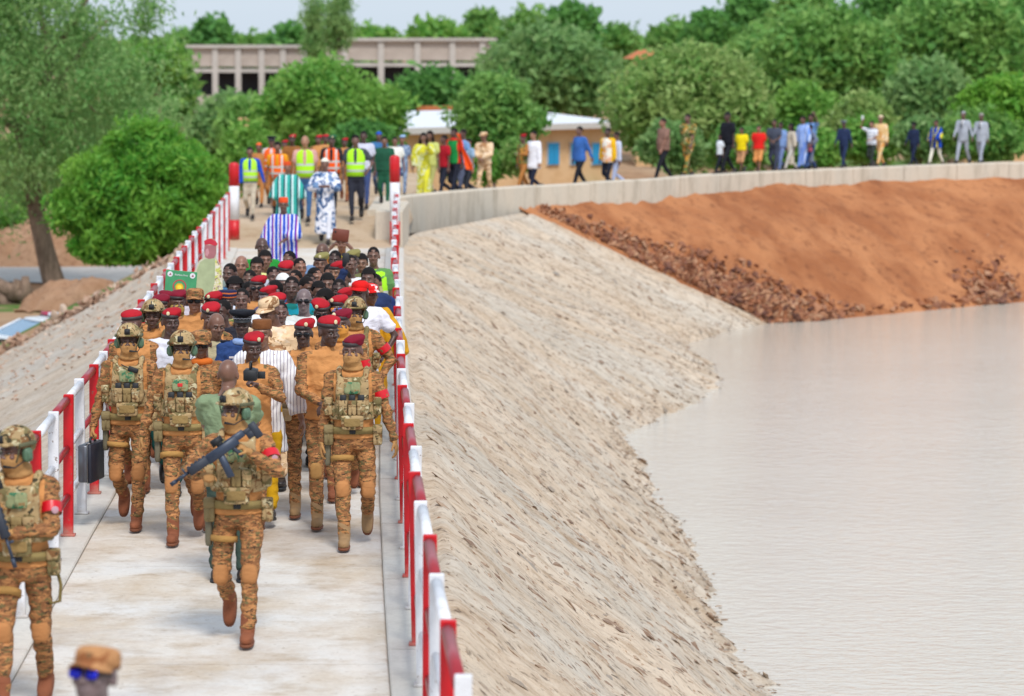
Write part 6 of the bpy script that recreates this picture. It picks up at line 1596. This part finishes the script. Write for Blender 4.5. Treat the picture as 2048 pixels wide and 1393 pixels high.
# ---------------- placard and cut-out portrait ----------------
def text_mesh(s, size):
    cu = bpy.data.curves.new('lettering', 'FONT'); cu.body = s; cu.size = size; cu.align_x = 'CENTER'; cu.extrude = .0008
    o = bpy.data.objects.new('lettering', cu); TMPDG.sc.collection.objects.link(o); TMPDG.sc.view_layers[0].update(); dg = TMPDG.sc.view_layers[0].depsgraph; dg.update()
    me = bpy.data.meshes.new_from_object(o.evaluated_get(dg)); bpy.data.objects.remove(o); return me
Dp = 33.6; a = atD(301, 541, Dp); b_ = atD(364, 590, Dp); Wp = b_.x-a.x; Hp = a.z-b_.z
pr = empty('placard', ((a.x+b_.x)/2, Dp, 0)); pr.rotation_euler = (0, math.radians(5), 0); tag(pr, 'green placard with yellow sun in a red ring held above the berets', 'sign')
zc = (a.z+b_.z)/2; RX = Matrix.Rotation(PI/2, 4, 'X')
MB().add(*bbox_((0,0,zc), (Wp/2,.006,Hp/2), .003)).obj('board', m_plain((72,158,108), .5, name='green_print'), pr, smooth=False)
MB().add(*tube([(0,.02,zc-.5),(0,.02,zc+.05)], .012, 8)).obj('stick', m_plain((190,160,110), .7), pr)
def disc(c, r0, r1, n=40, y=-.0085):
    V = []; 
    for k in range(n):
        q = 2*PI*k/n; V += [(c[0]+r0*math.cos(q), y, c[1]+r0*math.sin(q)), (c[0]+r1*math.cos(q), y, c[1]+r1*math.sin(q))]
    return V, [(2*k, 2*k+1, (2*k+3) % (2*n), (2*k+2) % (2*n)) for k in range(n)]
MB().add(*disc((-.01,zc-.035), .060, .073)).obj('red_ring', m_plain((190,70,80), .6), pr, smooth=False)
rays = MB(); V = [(-.01,-.0095,zc-.045)]; 
for k in range(48): q = 2*PI*k/48; rr = .050 if k % 2 else .036; V.append((-.01+rr*math.cos(q), -.0095, zc-.045+rr*math.sin(q)))
rays.add(V, [(0, k+1, (k+1) % 48+1) for k in range(48)]).obj('sun_emblem', m_plain((244,190,30), .6), pr, smooth=False)
MB().add(*disc((-.01,zc-.045), .0005, .024, 24, -.0105)).obj('sun_centre', m_plain((250,226,70), .6), pr, smooth=False)
for sx in (-1, 1):
    bdg = MB().add(*disc((sx*Wp*.36,zc+Hp*.34), .0005, .029, 24)).obj('badge', m_plain((232,232,236), .6), pr, smooth=False)
    MB().add([(sx*Wp*.36-.012,-.0100,zc+Hp*.34-.012),(sx*Wp*.36+.014,-.0100,zc+Hp*.34-.010),(sx*Wp*.36+.004,-.0100,zc+Hp*.34+.016),(sx*Wp*.36-.004,-.0100,zc+Hp*.34)], [(0,1,2,3)]).obj('badge_mark', m_plain((170,60,90), .6), bdg, smooth=False)
link('lettering', text_mesh('Burkina Faso', .027), pr, Matrix.Translation((0,-.0095,zc+Hp*.30)) @ RX, [m_plain((236,240,238), .6)])
Dq = 36.5; a = atD(414, 474, Dq); k_ = Dq/F
cu_ = empty('cardboard_cutout', (atD(412,560,Dq).x, Dq, 0)); tag(cu_, 'flat printed cut-out of a man in red beret standing above the crowd', 'poster')
def outline(pts, y, th, nm, mt, par=None, org=(412,)):
    P2 = [((x-412)*k_, CAMZ-(yy-105)*k_-((CAMZ-(590-105)*k_)*0)) for x, yy in pts]; n = len(P2)
    V = [(x, y-th, z) for x, z in P2]+[(x, y, z) for x, z in P2]
    bm = bmesh.new(); vs_ = [bm.verts.new(v) for v in V]; bm.faces.new(vs_[:n]); bm.faces.new(vs_[n:][::-1])
    for i in range(n): bm.faces.new((vs_[i], vs_[n+i], vs_[n+(i+1) % n], vs_[(i+1) % n]))
    bmesh.ops.recalc_face_normals(bm, faces=bm.faces); me = bpy.data.meshes.new(nm); bm.to_mesh(me); bm.free(); me.materials.append(mt)
    return link(nm, me, par or cu_)
full = [(410,480),(416,476),(424,475),(432,480),(436,486),(434,498),(433,514),(438,522),(444,540),(446,565),(446,640),(376,640),(372,590),(380,560),(390,540),(399,520),(408,514),(409,500)]
outline(full, 0, .008, 'board', m_plain((206,200,176), .6, name='printed_card'))
sw = outline([(410,517),(431,516),(430,560),(420,600),(384,600),(388,566),(394,540),(400,524)], -.0085, .002, 'printed_jumper', m_plain((176,186,144), .7, name='sage_print'))
outline([(431,517),(438,524),(443,541),(445,600),(421,600),(430,560)], -.0085, .002, 'printed_sleeve', POSTC)
outline([(383,566),(389,541),(388,566),(383,600),(374,600),(376,585)], -.0085, .002, 'printed_sleeve', POSTC)
outline([(410,488),(433,490),(433,506),(429,515),(418,517),(411,513),(409,500)], -.0085, .002, 'printed_face', m_plain((176,112,116), .6, name='pinkish_brown_print'))
outline([(412,498),(417,495),(419,505),(415,512),(411,508)], -.0108, .001, 'printed_highlight', m_plain((210,150,156), .6))
outline([(409,481),(416,476.5),(424,476),(432,480.5),(436,487),(432,491),(420,487),(410,488.5)], -.0085, .002, 'printed_beret', m_plain((206,44,66), .6, name='red_print'))
